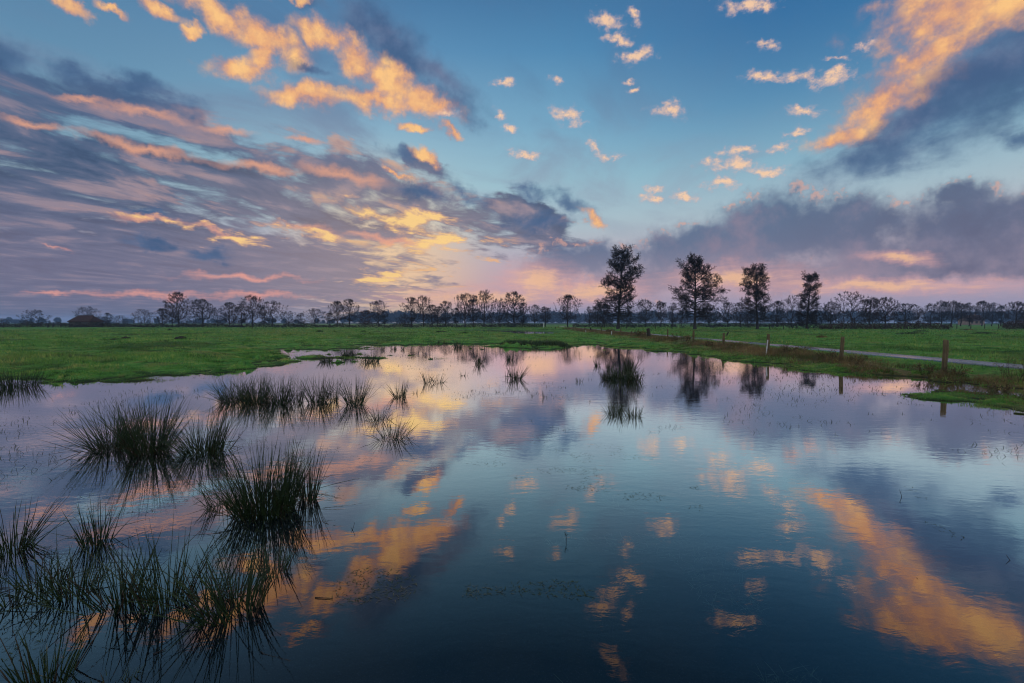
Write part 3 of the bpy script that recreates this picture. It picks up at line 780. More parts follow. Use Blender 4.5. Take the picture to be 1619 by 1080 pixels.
def alder(name, seed, profile, label, px, top, dist, lowest):
    """straight alder whose branches follow a measured outline; profile: (height fraction, reach left, reach right)"""
    T, C, leaves, (tp, tr, td), rg, twigs = make_tree(seed, 'alder')
    n = 82
    for i in range(n):
        t = lowest + (0.985 - lowest) * (i + rg.uniform(0, 1)) / n
        p, r, d = pick(tp, tr, td, t)
        a = i * 2.399 + rg.uniform(-.5, .5)
        f = np.array(profile); side = math.cos(a)
        L = 1.12 * float(np.interp(t, f[:, 0], f[:, 2] if side > 0 else f[:, 1])) * rg.uniform(.62, 1.12)
        el = .95 * t - .10 + rg.uniform(-.15, .2)
        dd = (math.cos(el) * math.cos(a), math.cos(el) * math.sin(a), math.sin(el))
        L = L / max(math.cos(el), .45)
        q = walk(rg, p, dd, L, 5, max(r * .38, .0022), .0014, .12, .13)
        C.line(q[0], q[1], 4)
        k = max(3, int(7 * L / .18))
        twigs(*q, k + 2, .080, 5, .042, 4, .022, .22, .75, .26)
    ev = leaf_quads([l for l in leaves if rg.random() < .80], .0039, seed)
    zb = h1(at(px, dist), dist)
    H = (HOR - top - 7) / FPX * dist + EYE - zb
    o = thing(name, label, 'tree', (at(px, dist), dist, zb - .05), 0, 'row of tall alders in the field')
    for me, m, nm in ((T.mesh('trunk'), M['bark'], 'trunk'),):
        part(nm, me, m, o)
    me = C.mesh('crown', True, ev); me.materials.append(M['twig'])
    c = part('crown', me, M['alder_leaf'], o)
    mi = np.zeros(len(me.polygons), np.int32); mi[-len(ev[1]):] = 1; me.polygons.foreach_set('material_index', mi)
    o.scale = (H, H, H)
    return o

A = alder
A('alder_tree', 3, [(.05, .10, .14), (.22, .20, .20), (.32, .27, .25), (.42, .24, .22), (.55, .23, .245), (.68, .20, .24), (.80, .13, .20), (.90, .12, .12), (1, .03, .03)],
  'tallest of the four dark alders, broad bushy crown reaching highest in the picture', 977, 395, 90, .13)
A('alder_tree', 7, [(.05, .08, .10), (.18, .18, .22), (.30, .24, .26), (.42, .29, .34), (.52, .28, .35), (.62, .22, .28), (.75, .20, .18), (.88, .16, .12), (1, .03, .03)],
  'second tallest alder, wide open crown with a long branch reaching out to the right', 1098, 406, 85, .17)
A('alder_tree', 12, [(.05, .05, .07), (.20, .16, .16), (.34, .20, .22), (.48, .20, .20), (.62, .17, .16), (.78, .18, .16), (.9, .17, .14), (1, .03, .03)],
  'third alder of the row, narrower dense crown with a flat tufted top', 1197, 419, 86, .15)
A('alder_tree', 19, [(.05, .14, .14), (.15, .20, .20), (.28, .17, .17), (.42, .15, .18), (.50, .11, .14), (.62, .13, .16), (.75, .13, .16), (.88, .17, .16), (1, .03, .03)],
  'smallest of the four alders, thin crown tapering over bushes at its foot', 1275, 433, 88, .08)

# prototypes of the bare trees; every tree of the horizon is a copy of one of them
def proto_parts(seed, style):
    tm, (C, lv) = make_tree(seed, style)
    if style == 'leafy':
        ev = leaf_quads([l for i, l in enumerate(lv) if i % 2 == 0], .014, seed)
        cm = C.mesh('crown', True, ev); cm.materials.append(M['twig_warm']); cm.materials.append(M['brown_leaf'])
        mi = np.zeros(len(cm.polygons), np.int32); mi[-len(ev[1]):] = 1; cm.polygons.foreach_set('material_index', mi)
    else:
        cm = C.mesh('crown')
        cm.materials.append(M['twig_warm'] if seed % 2 else M['twig'])
    tm.materials.append(M['bark'])
    v = np.empty(len(cm.vertices) * 3, np.float32); cm.vertices.foreach_get('co', v); v = v.reshape(-1, 3)
    z = np.percentile(v[:, 2], 99.7)
    return tm, cm, float(z), float(np.percentile(v[:, 0], 99) - np.percentile(v[:, 0], 1))
PROTO = {k: proto_parts(s, st) for k, s, st in (('R1', 21, 'round'), ('R2', 22, 'round'), ('R3', 25, 'round'), ('R4', 28, 'round'), ('R5', 29, 'round'), ('S3', 37, 'spread'), ('U4', 49, 'upright'), ('S1', 31, 'spread'), ('S2', 34, 'spread'), ('U1', 41, 'upright'), ('U2', 44, 'upright'), ('U3', 47, 'upright'), ('B1', 51, 'bush'), ('B2', 54, 'bush'), ('L1', 61, 'leafy'))}
MIR = random.Random(5)
def tree(k, px, top, wpx, dist, label, name='bare_tree', group='bare trees along the far edge of the meadow', cat='tree'):
    alt = {'R1': 'R4', 'R2': 'R5', 'S1': 'S3', 'U1': 'U4'}.get(k)
    if alt and int(px) % 2: k = alt
    tm, cm, z, w = PROTO[k]
    x = at(px, dist); zb = h1(x, dist)
    H = ((HOR - top) / FPX * dist + EYE - zb) / z
    Wd = wpx / FPX * dist / w
    o = thing(name, label, cat, (x, dist, zb - .04), MIR.choice((0, math.pi)) + MIR.uniform(-.25, .25), group)
    o.scale = (Wd, (Wd + H) / 2, H)
    for nm, me in (('trunk' if k[0] != 'B' else 'stem', tm), ('crown', cm)):
        c = bpy.data.objects.new(nm, me); COL.objects.link(c); c.parent = o
    return o
BU = dict(name='bare_bush', group='bushes along the far edge of the meadow', cat='bush')
TREES = [
 ('B1', 4, 502, 22, 128, 'low dark bush cut by the left edge of the picture', BU),
 ('B2', 55, 489, 40, 122, 'dark domed bush with a tufted top, standing alone left of the barn', BU),
 ('S2', 138, 484, 27, 150, 'small bare tree showing above the ridge of the red barn', {}),
 ('U2', 170, 494, 18, 140, 'thin sapling just right of the barn', {}),
 ('B1', 190, 498, 26, 138, 'loose grey bush between the barn and the round bush right of it', BU),
 ('B2', 157, 500, 20, 133, 'small bush touching the right gable of the barn', BU),
 ('B1', 226, 488, 36, 124, 'round dense bush of tree size midway between the barn and the tall left tree', BU),
 ('U1', 257, 487, 24, 140, 'faint bare tree at the left foot of the tall left tree', {}),
 ('S1', 272, 482, 26, 130, 'bare tree half hidden behind the tall left tree', {}),
 ('R1', 282, 461, 38, 125, 'tallest bare tree on the left side, forked trunk and full rounded crown', {}),
 ('R2', 320, 472, 38, 126, 'wide bare tree just right of the tallest left tree, two stems', {}),
 ('S2', 344, 486, 24, 130, 'low rounded bare tree right of the two stemmed one', {}),
 ('U1', 363, 477, 24, 134, 'slim bare tree, left of the pair under the pink streak', {}),
 ('U3', 382, 479, 24, 131, 'slim bare tree, right of the pair under the pink streak', {}),
 ('R3', 399, 466, 30, 126, 'upright tall bare tree, highest between the left group and the picture centre', {}),
 ('S1', 430, 475, 40, 127, 'broad umbrella shaped bare tree on a clear short trunk', {}),
 ('U2', 417, 484, 14, 140, 'thin bare tree squeezed left of the umbrella shaped one', {}),
 ('S2', 456, 491, 22, 136, 'small bare tree leaning over the round dark bush', {}),
 ('B2', 467, 504, 30, 122, 'low round blackish bush in front of the small trees', BU),
 ('U3', 476, 494, 16, 142, 'faint bare tree behind the round blackish bush', {}),
 ('S1', 498, 487, 28, 130, 'small wide bare tree right of the round blackish bush', {}),
 ('U1', 521, 494, 16, 142, 'faint slender tree left of the leaning pair', {}),
 ('R2', 533, 475, 30, 128, 'left tree of the joined pair left of the reddish tree', {}),
 ('R1', 552, 472, 32, 127, 'right tree of the joined pair left of the reddish tree, fuller crown', {}),
 ('L1', 578, 490, 22, 126, 'small reddish tree still holding brown leaves', dict(name='leafy_tree')),
 ('R3', 598, 474, 24, 128, 'upright bare tree right after the reddish tree', {}),
 ('U2', 607, 490, 14, 134, 'low companion at the right foot of the upright tree beside the reddish one', {}),
 ('R1', 650, 469, 32, 126, 'bare tree with a fan of limbs, left of the close pair above the far puddle', {}),
 ('R3', 669, 467, 26, 124, 'bare tree on a straight bole, right of the close pair above the far puddle', {}),
 ('U1', 683, 481, 22, 134, 'shorter bare tree filling the gap after the close pair', {}),
 ('U3', 692, 484, 16, 138, 'faint thin tree in the gap after the close pair', {}),
 ('R2', 704, 475, 28, 130, 'medium bare tree with a flat rounded head', {}),
 ('U2', 721, 486, 16, 140, 'dim small tree left of the tall central pair', {}),
 ('R3', 735, 463, 32, 126, 'tall bare tree, left one of the central trio', {}),
 ('U3', 748, 466, 22, 127, 'slender bare tree, middle one of the central trio', {}),
 ('R1', 765, 458, 34, 124, 'tall egg shaped bare tree, highest of the central trio', {}),
 ('S2', 789, 471, 28, 128, 'bare tree leaning against the dense reddish crown on its right', {}),
 ('R2', 812, 460, 38, 122, 'dense warm brown tree right of the central trio', {}),
 ('U2', 826, 478, 18, 128, 'low tree tucked under the right side of the dense warm brown tree', {}),
 ('S1', 845, 481, 26, 134, 'small bare tree between the warm brown tree and the round solitary one', {}),
 ('U1', 862, 484, 18, 138, 'faint small tree left of the round solitary tree', {}),
 ('R2', 897, 465, 42, 112, 'solitary tree with a neat round crown left of the tallest alder', {}),
 ('U3', 931, 484, 14, 128, 'narrow dark sapling left of the tallest alder', {}),
 ('U1', 944, 481, 18, 134, 'faint slim tree just left of the tallest alder', {}),
 ('U2', 955, 480, 20, 126, 'bare tree whose crown touches the left skirt of the tallest alder', {}),
 ('S2', 1020, 473, 34, 122, 'spreading bare tree just right of the tallest alder', {}),
 ('U1', 1044, 475, 18, 128, 'slim oval tree standing clear midway between the first two alders', {}),
 ('U3', 1063, 478, 18, 124, 'dark slim tree touching the left skirt of the second alder', {}),
 ('S1', 1122, 480, 26, 120, 'bare tree under the long right branch of the second alder', {}),
 ('R1', 1150, 477, 28, 126, 'bare tree midway between the second and third alder', {}),
 ('R3', 1170, 477, 28, 124, 'bare tree at the left edge of the third alder', {}),
 ('U2', 1228, 475, 24, 128, 'slender tree between the third and fourth alder', {}),
 ('B1', 1252, 466, 40, 96, 'loose leggy bush leaning left from the foot of the fourth alder', BU),
 ('B2', 1300, 484, 46, 94, 'wide dark bush right of the foot of the fourth alder', BU),
 ('S2', 1312, 476, 30, 118, 'pale bare tree behind the wide bush beside the fourth alder', {}),
 ('B1', 1344, 460, 58, 92, 'large many stemmed bare tree with a ragged twiggy top', dict(name='many_stemmed_tree')),
 ('U1', 1374, 470, 26, 112, 'thin bare tree behind the right side of the many stemmed tree', {}),
 ('S1', 1399, 469, 36, 92, 'dark tree with one bent trunk right of the many stemmed tree', {}),
 ('R2', 1430, 479, 42, 116, 'low broad rounded tree before the long even row', {}),
 ('U3', 1452, 488, 18, 124, 'small tree in the gap before the long even row', {}),
]
TREES += [
 ('B2', 1128, 494, 52, 104, 'dark bush filling the foot of the second alder on its right', BU),
 ('B1', 1078, 498, 34, 106, 'low dark bush at the left foot of the second alder', BU),
 ('B2', 1002, 499, 44, 108, 'low dark bush at the right foot of the tallest alder', BU),
 ('B1', 952, 501, 36, 112, 'low dark bush at the left foot of the tallest alder', BU),
 ('B1', 1182, 497, 40, 108, 'loose bush at the left foot of the third alder', BU),
 ('B2', 1222, 499, 36, 106, 'dense bush at the right foot of the third alder', BU),
 ('B2', 1276, 494, 44, 96, 'dense thicket bush right around the foot of the fourth alder', BU),
 ('B2', 1380, 494, 50, 96, 'thicket bush between the many stemmed tree and the bent trunk tree', BU),
 ('B1', 640, 498, 34, 124, 'undergrowth bush left of the close pair above the far puddle', BU),
 ('B2', 700, 500, 44, 124, 'undergrowth bush below the medium flat headed tree', BU),
 ('B1', 776, 499, 36, 122, 'undergrowth bush right of the central trio', BU),
 ('B2', 806, 496, 44, 118, 'dark undergrowth at the foot of the dense warm brown tree', BU),
 ('B2', 300, 499, 40, 122, 'undergrowth bush right of the tallest left tree', BU),
 ('B1', 372, 500, 46, 124, 'undergrowth bush below the pair under the pink streak', BU),
]
ROW = [('S1', 1470, 479, 24), ('R1', 1487, 475, 25), ('R3', 1503, 475, 26), ('U1', 1518, 478, 16), ('U3', 1531, 478, 20), ('R2', 1551, 475, 26), ('S2', 1567, 478, 22), ('U2', 1581, 483, 18)]
ORD = ['low spreading tree opening', 'rounded second tree of', 'full crowned third tree of', 'narrow fourth tree of', 'slim fifth tree of', 'broadest tree, sixth of', 'spreading seventh tree of', 'small slender tree closing']
for (k, px, top, w), s in zip(ROW, ORD):
    TREES.append((k, px, top, w, 150, s + ' the long even row at the far right', dict(group='even row of trees at the far right')))
TREES += [('R3', 1604, 476, 30, 118, 'bare tree by the right edge of the picture, after the gap in the row', {}),
          ('R1', 1622, 478, 30, 122, 'bare tree cut off by the right edge of the picture', {})]
for k, px, top, w, d, lab, kw in TREES:
    tree(k, px, top, w, d, lab, **kw)

# ------------------------------------------------------------------ far woods fading into the haze
def wood(seed, spans, n, dist, spread):
    g = np.random.default_rng(seed); S = Segs(); P = []
    for _ in range(n):
        x0, x1, top = spans[g.integers(len(spans))]
        px = g.uniform(x0, x1); d = dist + g.uniform(-spread, spread)
        x = at(px, d); H = (HOR - top + g.uniform(-5, 2.5)) / FPX * d + EYE
        S.line([(x, d, -.3), (x + g.normal() * .2, d, H * .55), (x + g.normal() * .4, d, H * .9)], [.16, .10, .03], 3)
        m = 240; u = g.normal(size=(m, 3)); u /= np.linalg.norm(u, axis=1, keepdims=True)
        u *= g.uniform(.25, 1, (m, 1)) ** .5
        P.append(np.column_stack([x + u[:, 0] * H * .42, d + u[:, 1] * H * .42, H * .54 + u[:, 2] * H * .48]))
    return S.mesh('far_wood', False, leaf_quads(np.vstack(P), .80, seed))
def woods():
    sp = [(540, 700, 496), (560, 660, 491), (700, 900, 494), (860, 1000, 492), (1000, 1300, 491), (1290, 1640, 492), (-60, 130, 503), (130, 540, 505), (1640, 2600, 493), (-1000, -60, 501)]
    w = [8, 6, 10, 8, 14, 18, 5, 10, 30, 24]
    spans = [s for s, k in zip(sp, w) for _ in range(k)]
    o = link('far_wood', wood(77, spans, 1150, 760, 120), M['twig'])
    tag(o, 'distant woodland faded to blue haze along the horizon', 'woodland', kind='stuff')
woods()

# ------------------------------------------------------------------ hedges
def hedge(px0, px1, d0, d1, h, depth, label, key='hedge', n=None, seed=1, name='hedge', rough=.45):
    g = np.random.default_rng(seed)
    L = math.hypot(at(px1, d1) - at(px0, d0), d1 - d0); n = n or int(L * 130 * max(h, .6))
    t = g.random(n); d = d0 + (d1 - d0) * t
    x = at(px0, d0) + (at(px1, d1) - at(px0, d0)) * t
    hh = h * (1 + rough * 2 * vnoise(t * L, t * 0 + seed, 3.0, seed) + rough * vnoise(t * L, t * 0 + seed, .9, seed + 3))
    yo = g.normal(0, depth / 2.5, n)
    cx, cy = (at(px0, d0) + at(px1, d1)) / 2, (d0 + d1) / 2
    zb = h1(cx, cy)
    k = n * 2 // 3
    P = np.column_stack([x - cx, d + yo - cy, hh * g.random(n) ** .8])
    V2, F2 = leaf_quads(P[:k], .09, seed)
    V, q, t3 = blades(P[k:] * np.array([1, 1, .45]), hh[k:] * g.uniform(.5, 1.0, n - k), np.full(n - k, .035), g.uniform(.1, .8, n - k), g.uniform(0, 6.28, n - k), face=g.uniform(0, 6.28, n - k))
    me = mesh_np(name, np.vstack([V, V2]), [q, t3, F2 + len(V)])
    o = link(name, me, M[key]); o.location = (cx, cy, zb)
    return tag(o, label, 'hedge' if name == 'hedge' else 'bush', 'low hedges bounding the meadow' if name == 'hedge' else None)
hedge(-80, 480, 118, 114, 1.0, 1.0, 'long low dark hedge behind the left meadow, running past the barn', seed=1)
hedge(480, 860, 114, 118, .95, 1.0, 'long low dark hedge behind the middle of the meadow, ending near the round solitary tree', seed=2)
hedge(905, 1070, 122, 118, .9, .9, 'short low hedge behind the tallest alder', seed=3)
hedge(1296, 1503, 84, 84, 1.15, 1.1, 'reddish brown thicket hedge running right from the fourth alder', 'hedge_brown', seed=4)
hedge(1586, 1660, 84, 86, 1.35, 1.2, 'dark brown thicket hedge at the right edge of the far field', 'hedge_brown', seed=5)
hedge(1090, 1260, 126, 130, .9, .8, 'thin low hedge in the blue distance between the second and fourth alder', seed=6)
# ------------------------------------------------------------------ rush tussocks
def tussock_mesh(seed, n, Hh, rad, lean, rb, broken=.14, wob=.12):
    """n round stems of a rush clump: each a thin tapering tube, fanning out of a tight base"""
    g = np.random.default_rng(seed)
    a = g.uniform(0, 2 * np.pi, n); rr = rad * np.sqrt(g.random(n))
    b = np.column_stack([np.cos(a) * rr, np.sin(a) * rr, np.full(n, -.06)])
    bias = g.uniform(0, 2 * np.pi)
    az = a + g.normal(0, .60, n); lean = lean * (1 + .45 * np.cos(a - bias))
    L = Hh * (1.18 - .85 * g.random(n) ** 1.2)
    tilt = np.clip(lean * (.25 + .75 * rr / rad) * g.uniform(.4, 1.5, n) + np.abs(g.normal(0, .10, n)), 0, 1.35)
    bend = g.uniform(-.05, .30, n) * lean * 1.2
    ts = np.array([0, .3, .6, .85, 1.0]); K = len(ts)
    pts = np.zeros((n, K, 3)); pts[:, 0] = b; ang = tilt * .75
    brk = g.random(n) < broken; bk = g.integers(2, 4, n)
    for k in range(1, K):
        ang = ang + bend * .5 + g.normal(0, .035, n)
        ang = np.where(brk & (bk == k), ang + g.uniform(.7, 1.6, n), ang)
        st = (ts[k] - ts[k - 1]) * L
        pts[:, k] = pts[:, k - 1] + np.column_stack([np.sin(ang) * np.cos(az) * st, np.sin(ang) * np.sin(az) * st, np.cos(ang) * st])
    w = rb * g.uniform(.75, 1.25, n)
    rad_t = np.array([1.0, .95, .8, .5, .12])
    V = []
    for k in range(K):
        d = pts[:, min(k + 1, K - 1)] - pts[:, max(k - 1, 0)]; d /= np.linalg.norm(d, axis=1, keepdims=True) + 1e-9
        s = np.cross(d, np.array([[.3, .9, .1]])); s /= np.linalg.norm(s, axis=1, keepdims=True) + 1e-9
        u = np.cross(d, s)
        for j in range(3):
            t = 2 * np.pi * j / 3
            V.append(pts[:, k] + (s * math.cos(t) + u * math.sin(t)) * (w * rad_t[k])[:, None])
    V = np.stack(V, 1).reshape(-1, 3)
    base = np.arange(n)[:, None] * (K * 3); F = []
    for k in range(K - 1):
        for j in range(3):
            j2 = (j + 1) % 3
            F.append(np.hstack([base + k * 3 + j, base + k * 3 + j2, base + (k + 1) * 3 + j2, base + (k + 1) * 3 + j]))
    return V, np.vstack(F)

TG = 'rush tussocks standing in the flood water'
def tussock(cx, base, top, wpx, label, n=220, lean=.55, seed=None, dead=.13, group=TG, wide=None, name='rush_tussock'):
    seed = seed or int(cx * 7 + base)
    x, y = ground(cx, base)
    d = y
    H = (base - top) / FPX * d * 1.06
    W = wpx / FPX * d
    rad = W * (.26 if wide is None else wide)
    rb = max(.0031, d * .00037)
    nd = int(n * dead)
    if nd < 24:
        V, F = tussock_mesh(seed, n, H, rad, lean, rb, max(.06, dead))
        me = mesh_np(name, V, [F], True)
        o = link(name, me, M['rush'], None, (x, y, 0)); me.materials.append(M['rush_dead'])
        mi = np.tile((np.arange(n) % max(2, int(1 / dead)) == 0).astype(np.int32), len(F) // n)
        me.polygons.foreach_set('material_index', mi)
        return tag(o, label, 'rush', group)
    o = thing(name, label, 'rush', (x, y, 0), 0, group)
    V, F = tussock_mesh(seed, n - nd, H, rad, lean, rb)
    part('stems', mesh_np('stems', V, [F], True), M['rush'], o)
    V, F = tussock_mesh(seed + 1, nd, H * .8, rad * 1.1, lean * 1.3, rb, .3)
    p = part('withered_stems', mesh_np('withered_stems', V, [F], True), M['rush_dead'], o)
    p['label'] = 'pale brown withered stems'
    return o
T = tussock
# nearest, lower left
T(14, 872, 778, 84, 'spiky tussock cut by the left edge, in front of the big trio of clumps', 80, .5)
T(152, 858, 782, 62, 'upright small tussock with one long blade leaning right, behind the near left tangle', 62, .38)
T(68, 925, 842, 100, 'leftmost clump of the near tangle in the lower left corner', 60, .62)
T(118, 940, 850, 100, 'second clump of the near lower left tangle, dense low stems', 64, .55)
T(190, 955, 855, 105, 'middle clump of the near lower left tangle, stems leaning left', 72, .55)
T(262, 955, 825, 105, 'tall narrow clump at the right end of the near lower left tangle', 72, .40)
T(372, 962, 848, 150, 'wide arching tussock in front of the largest one, orange reflection behind its stems', 130, .55)
T(330, 950, 865, 60, 'thin sprawling clump between the near tangle and the wide arching tussock', 40, .7)
T(432, 905, 838, 60, 'sparse stems right of the wide arching tussock, over the orange reflection', 40, .45)
T(75, 1085, 975, 110, 'tall sparse tussock at the bottom edge in the left corner', 60, .45)
T(170, 1090, 1050, 90, 'low stems poking up at the bottom edge, right of the corner tussock', 45, .4)
T(20, 955, 895, 60, 'bent over stems lying on the water at the left edge', 35, 1.0, wide=.12)
# the big ones
T(420, 808, 702, 150, 'largest dense tussock in the water, dark fountain of stems left of centre', 420, .42)
T(486, 790, 706, 44, 'slim upright tuft joined to the right side of the largest tussock', 70, .22)
T(350, 800, 745, 60, 'low sprawling stems on the left side of the largest tussock', 55, .9)
T(176, 708, 636, 92, 'left clump of the big trio, stems splayed far out to the left', 230, .75)
T(236, 715, 626, 92, 'middle and tallest clump of the big trio', 300, .42)
T(323, 716, 646, 100, 'right clump of the big trio, rounded fan of stems', 260, .6)
T(205, 690, 632, 60, 'clump behind the gap between the left and middle of the big trio', 130, .5)
# the row beyond
T(20, 612, 582, 74, 'dense dark tussock on a grassy foot at the left shore', 300, .35, wide=.4)
T(372, 634, 592, 72, 'left end of the long rush row, dense bristling clump', 260, .65)
T(405, 636, 590, 60, 'second clump of the long rush row, merged with its left neighbour', 220, .45)
T(442, 638, 591, 60, 'middle clump of the long rush row, dark and upright', 210, .4)
T(470, 637, 596, 30, 'short gap filling clump of the long rush row', 60, .35)
T(503, 637, 590, 48, 'clump after the first gap in the long rush row', 140, .42)
T(527, 634, 594, 24, 'narrow clump touching its left neighbour after the first gap', 50, .3)
T(562, 639, 593, 46, 'right end clump of the long rush row, fanning evenly', 130, .5)
T(632, 627, 598, 30, 'lone small tussock right of the long rush row', 80, .45)
T(657, 622, 610, 10, 'tiny sprig right of the lone small tussock', 10, .3)
T(600, 664, 634, 42, 'brownish bent tuft behind the star shaped tussock', 64, .7, dead=.35)
T(622, 692, 653, 74, 'star shaped open tussock with spread stems, left of centre', 80, .85)
T(676, 605, 584, 18, 'small two part tuft in the yellow lit water, left half', 35, .55)
T(692, 605, 587, 24, 'small two part tuft in the yellow lit water, right half, brownish', 40, .6, dead=.3)
T(733, 594, 583, 22, 'faint sparse tuft in the middle of the water', 22, .4)
T(815, 599, 572, 32, 'dark compact tussock in the middle of the water', 85, .5)
T(800, 597, 583, 10, 'thin sprig left of the dark compact tussock', 14, .4)
T(757, 575, 556, 20, 'little tussock in the pale water left of the sedge bank', 55, .45)
T(806, 569, 556, 20, 'little tussock right under the sedge bank', 50, .35)
T(516, 571, 557, 24, 'tuft on the tip of the green spit, left one', 90, .4, wide=.36)
T(551, 564, 549, 28, 'rounded tuft on the green spit, middle one', 110, .4, wide=.36)
T(585, 571, 555, 36, 'wide ragged tuft at the outer end of the green spit', 110, .55, wide=.36)
T(604, 553, 545, 10, 'first tiny tuft beyond the spit', 24, .3)
T(622, 552, 544, 14, 'second tiny tuft beyond the spit, a bit wider', 30, .3)
T(637, 552, 544, 10, 'third tiny tuft beyond the spit', 24, .3)
T(699, 543, 537, 22, 'low dark tuft on the far shoreline, left one', 60, .3, wide=.4)
T(724, 549, 537, 20, 'dark tuft on the far shoreline with a streak of reflection', 70, .3, wide=.4)
T(985, 601, 575, 50, 'main clump of the rush island under the reflected tall alder', 190, .5, wide=.36)
T(962, 600, 580, 34, 'left clump of the rush island under the reflected tall alder', 100, .45)
T(1005, 601, 582, 36, 'right clump of the rush island, stems leaning out', 100, .6)
T(944, 578, 564, 12, 'slim tuft behind the left end of the rush island', 35, .3)
T(995, 584, 562, 28, 'tuft behind the right half of the rush island', 95, .35)
T(965, 584, 571, 20, 'small faint tuft behind the middle of the rush island', 35, .35)
T(915, 603, 594, 18, 'low sprigs trailing left of the rush island', 26, .5)
T(893, 602, 596, 16, 'tiny sprigs furthest left of the rush island', 12, .4)
T(973, 654, 630, 38, 'tussock nearest to us under the rush island, round and dense', 130, .5)
T(1002, 658, 637, 40, 'ragged tussock joined to the right of the round dense one', 80, .5)
T(843, 626, 616, 8, 'single sprig left of the open water centre', 7, .25)
T(860, 628, 614, 8, 'pair of short stems in the open water centre', 8, .2)
T(786, 620, 610, 14, 'wispy sprig between the dark compact tussock and the star shaped one', 9, .4)
# sedge bank on the far shore
def sedge(px, d, wpx, h, label, seed, n=420):
    x = at(px, d); W = wpx / FPX * d; g = np.random.default_rng(seed)
    o = thing('sedge_bank', label, 'sedge', (x, d, 0.0), 0, 'sedge banks on the far shore')
    b = np.column_stack([g.uniform(-.5, .5, n) * W, g.normal(0, .7, n), np.full(n, -.05)])
    e = np.clip(1.15 - np.abs(b[:, 0] / W * 2) ** 3, .3, 1)
    V, q, t3 = blades(b, h * e * g.uniform(.6, 1.1, n), np.full(n, .035), g.uniform(.05, .6, n), g.uniform(0, 6.28, n), face=g.uniform(0, 6.28, n))
    part('stems', mesh_np('stems', V, [q, t3]), M['rush'], o)
sedge(855, 30.5, 96, .52, 'long dark sedge bank on the far shore right of centre', 3, 1500)
sedge(812, 33.5, 44, .42, 'shorter sedge bank adjoining the long one on its left', 4, 600)
# tufts and mounds in the fields
def field_tuft(px, d, wpx, h, label, seed, key='rush'):
    x = at(px, d); W = wpx / FPX * d; g = np.random.default_rng(seed); n = int(260 + W * 120)
    o = thing('grass_tuft', label, 'grass tuft', (x, d, h1(x, d) - .03), 0, 'dark grass tufts in the fields')
    r = np.sqrt(g.random(n)); a = g.uniform(0, 6.28, n)
    b = np.column_stack([r * np.cos(a) * W / 2, r * np.sin(a) * W / 3, np.zeros(n)])
    V, q, t3 = blades(b, h * (1.1 - .6 * r ** 2) * g.uniform(.5, 1.1, n), np.full(n, d * .0011), g.uniform(.1, .9, n), g.uniform(0, 6.28, n), face=g.uniform(0, 6.28, n))
    part('blades', mesh_np('blades', V, [q, t3]), M[key], o)
for i, a in enumerate([(505, 62, 11, .30, 'dark tuft in the left meadow nearest the green spit'), (529, 64, 9, .22, 'small dark tuft right beside the one nearest the spit'),
        (575, 62, 10, .28, 'dark tuft in the meadow below the reddish tree'), (597, 66, 8, .2, 'small tuft in the meadow below the upright tree'),
        (697, 60, 18, .3, 'broad dark tuft in the meadow left of the far puddle'), (735, 56, 10, .22, 'small tuft in the meadow under the far puddle'),
        (1440, 52, 46, .32, 'wide dark rush patch in the right field below the low broad tree'), (1556, 52, 38, .32, 'wide dark rush patch in the right field below the long tree row'),
        (1455, 64, 22, .25, 'smaller dark patch behind the wide rush patch in the right field')]):
    field_tuft(*a, seed=40 + i)
field_tuft(1299, 40, 16, .30, 'tan tuft of withered grass beside the path in the right field', 61, 'dry')
field_tuft(1530, 78, 14, .3, 'tan tuft at the far side of the right field', 62, 'dry')
# ------------------------------------------------------------------ fence posts, stakes, barn, twigs
def wood_mat(name, a, b):
    m, t, out = mat(name)
    tc = t.node('ShaderNodeTexCoord').outputs['Object']
    f = t.noise(t.v('MULTIPLY', tc, (1, 1, .07)), 38, 6, .65, .4); g = t.noise(tc, 4, 3, .5)
    c = t.ramp(t.m('ADD', t.m('MULTIPLY', f, .7), t.m('MULTIPLY', g, .3)), [(.32, a), (.66, b)])
    moss = t.step(t.noise(tc, 7, 4, .6), .55, .70, 0, .5)
    c = t.mix(moss, c, (.09, .11, .03))
    principled(t, out, c, .9, bump(t, f, .7, .006)); return m
M['post'] = wood_mat('post_wood', (.036, .027, .017), (.20, .148, .078))
M['post_dark'] = wood_mat('post_wood_dark', (.018, .015, .012), (.060, .048, .036))
def paint_mat():
    m, t, out = mat('white_paint'); tc = t.node('ShaderNodeTexCoord').outputs['Object']
    principled(t, out, t.ramp(t.noise(tc, 14, 4, .6), [(.3, (.30, .31, .32)), (.6, (.70, .71, .72))]), .5); return m
M['white'] = paint_mat()

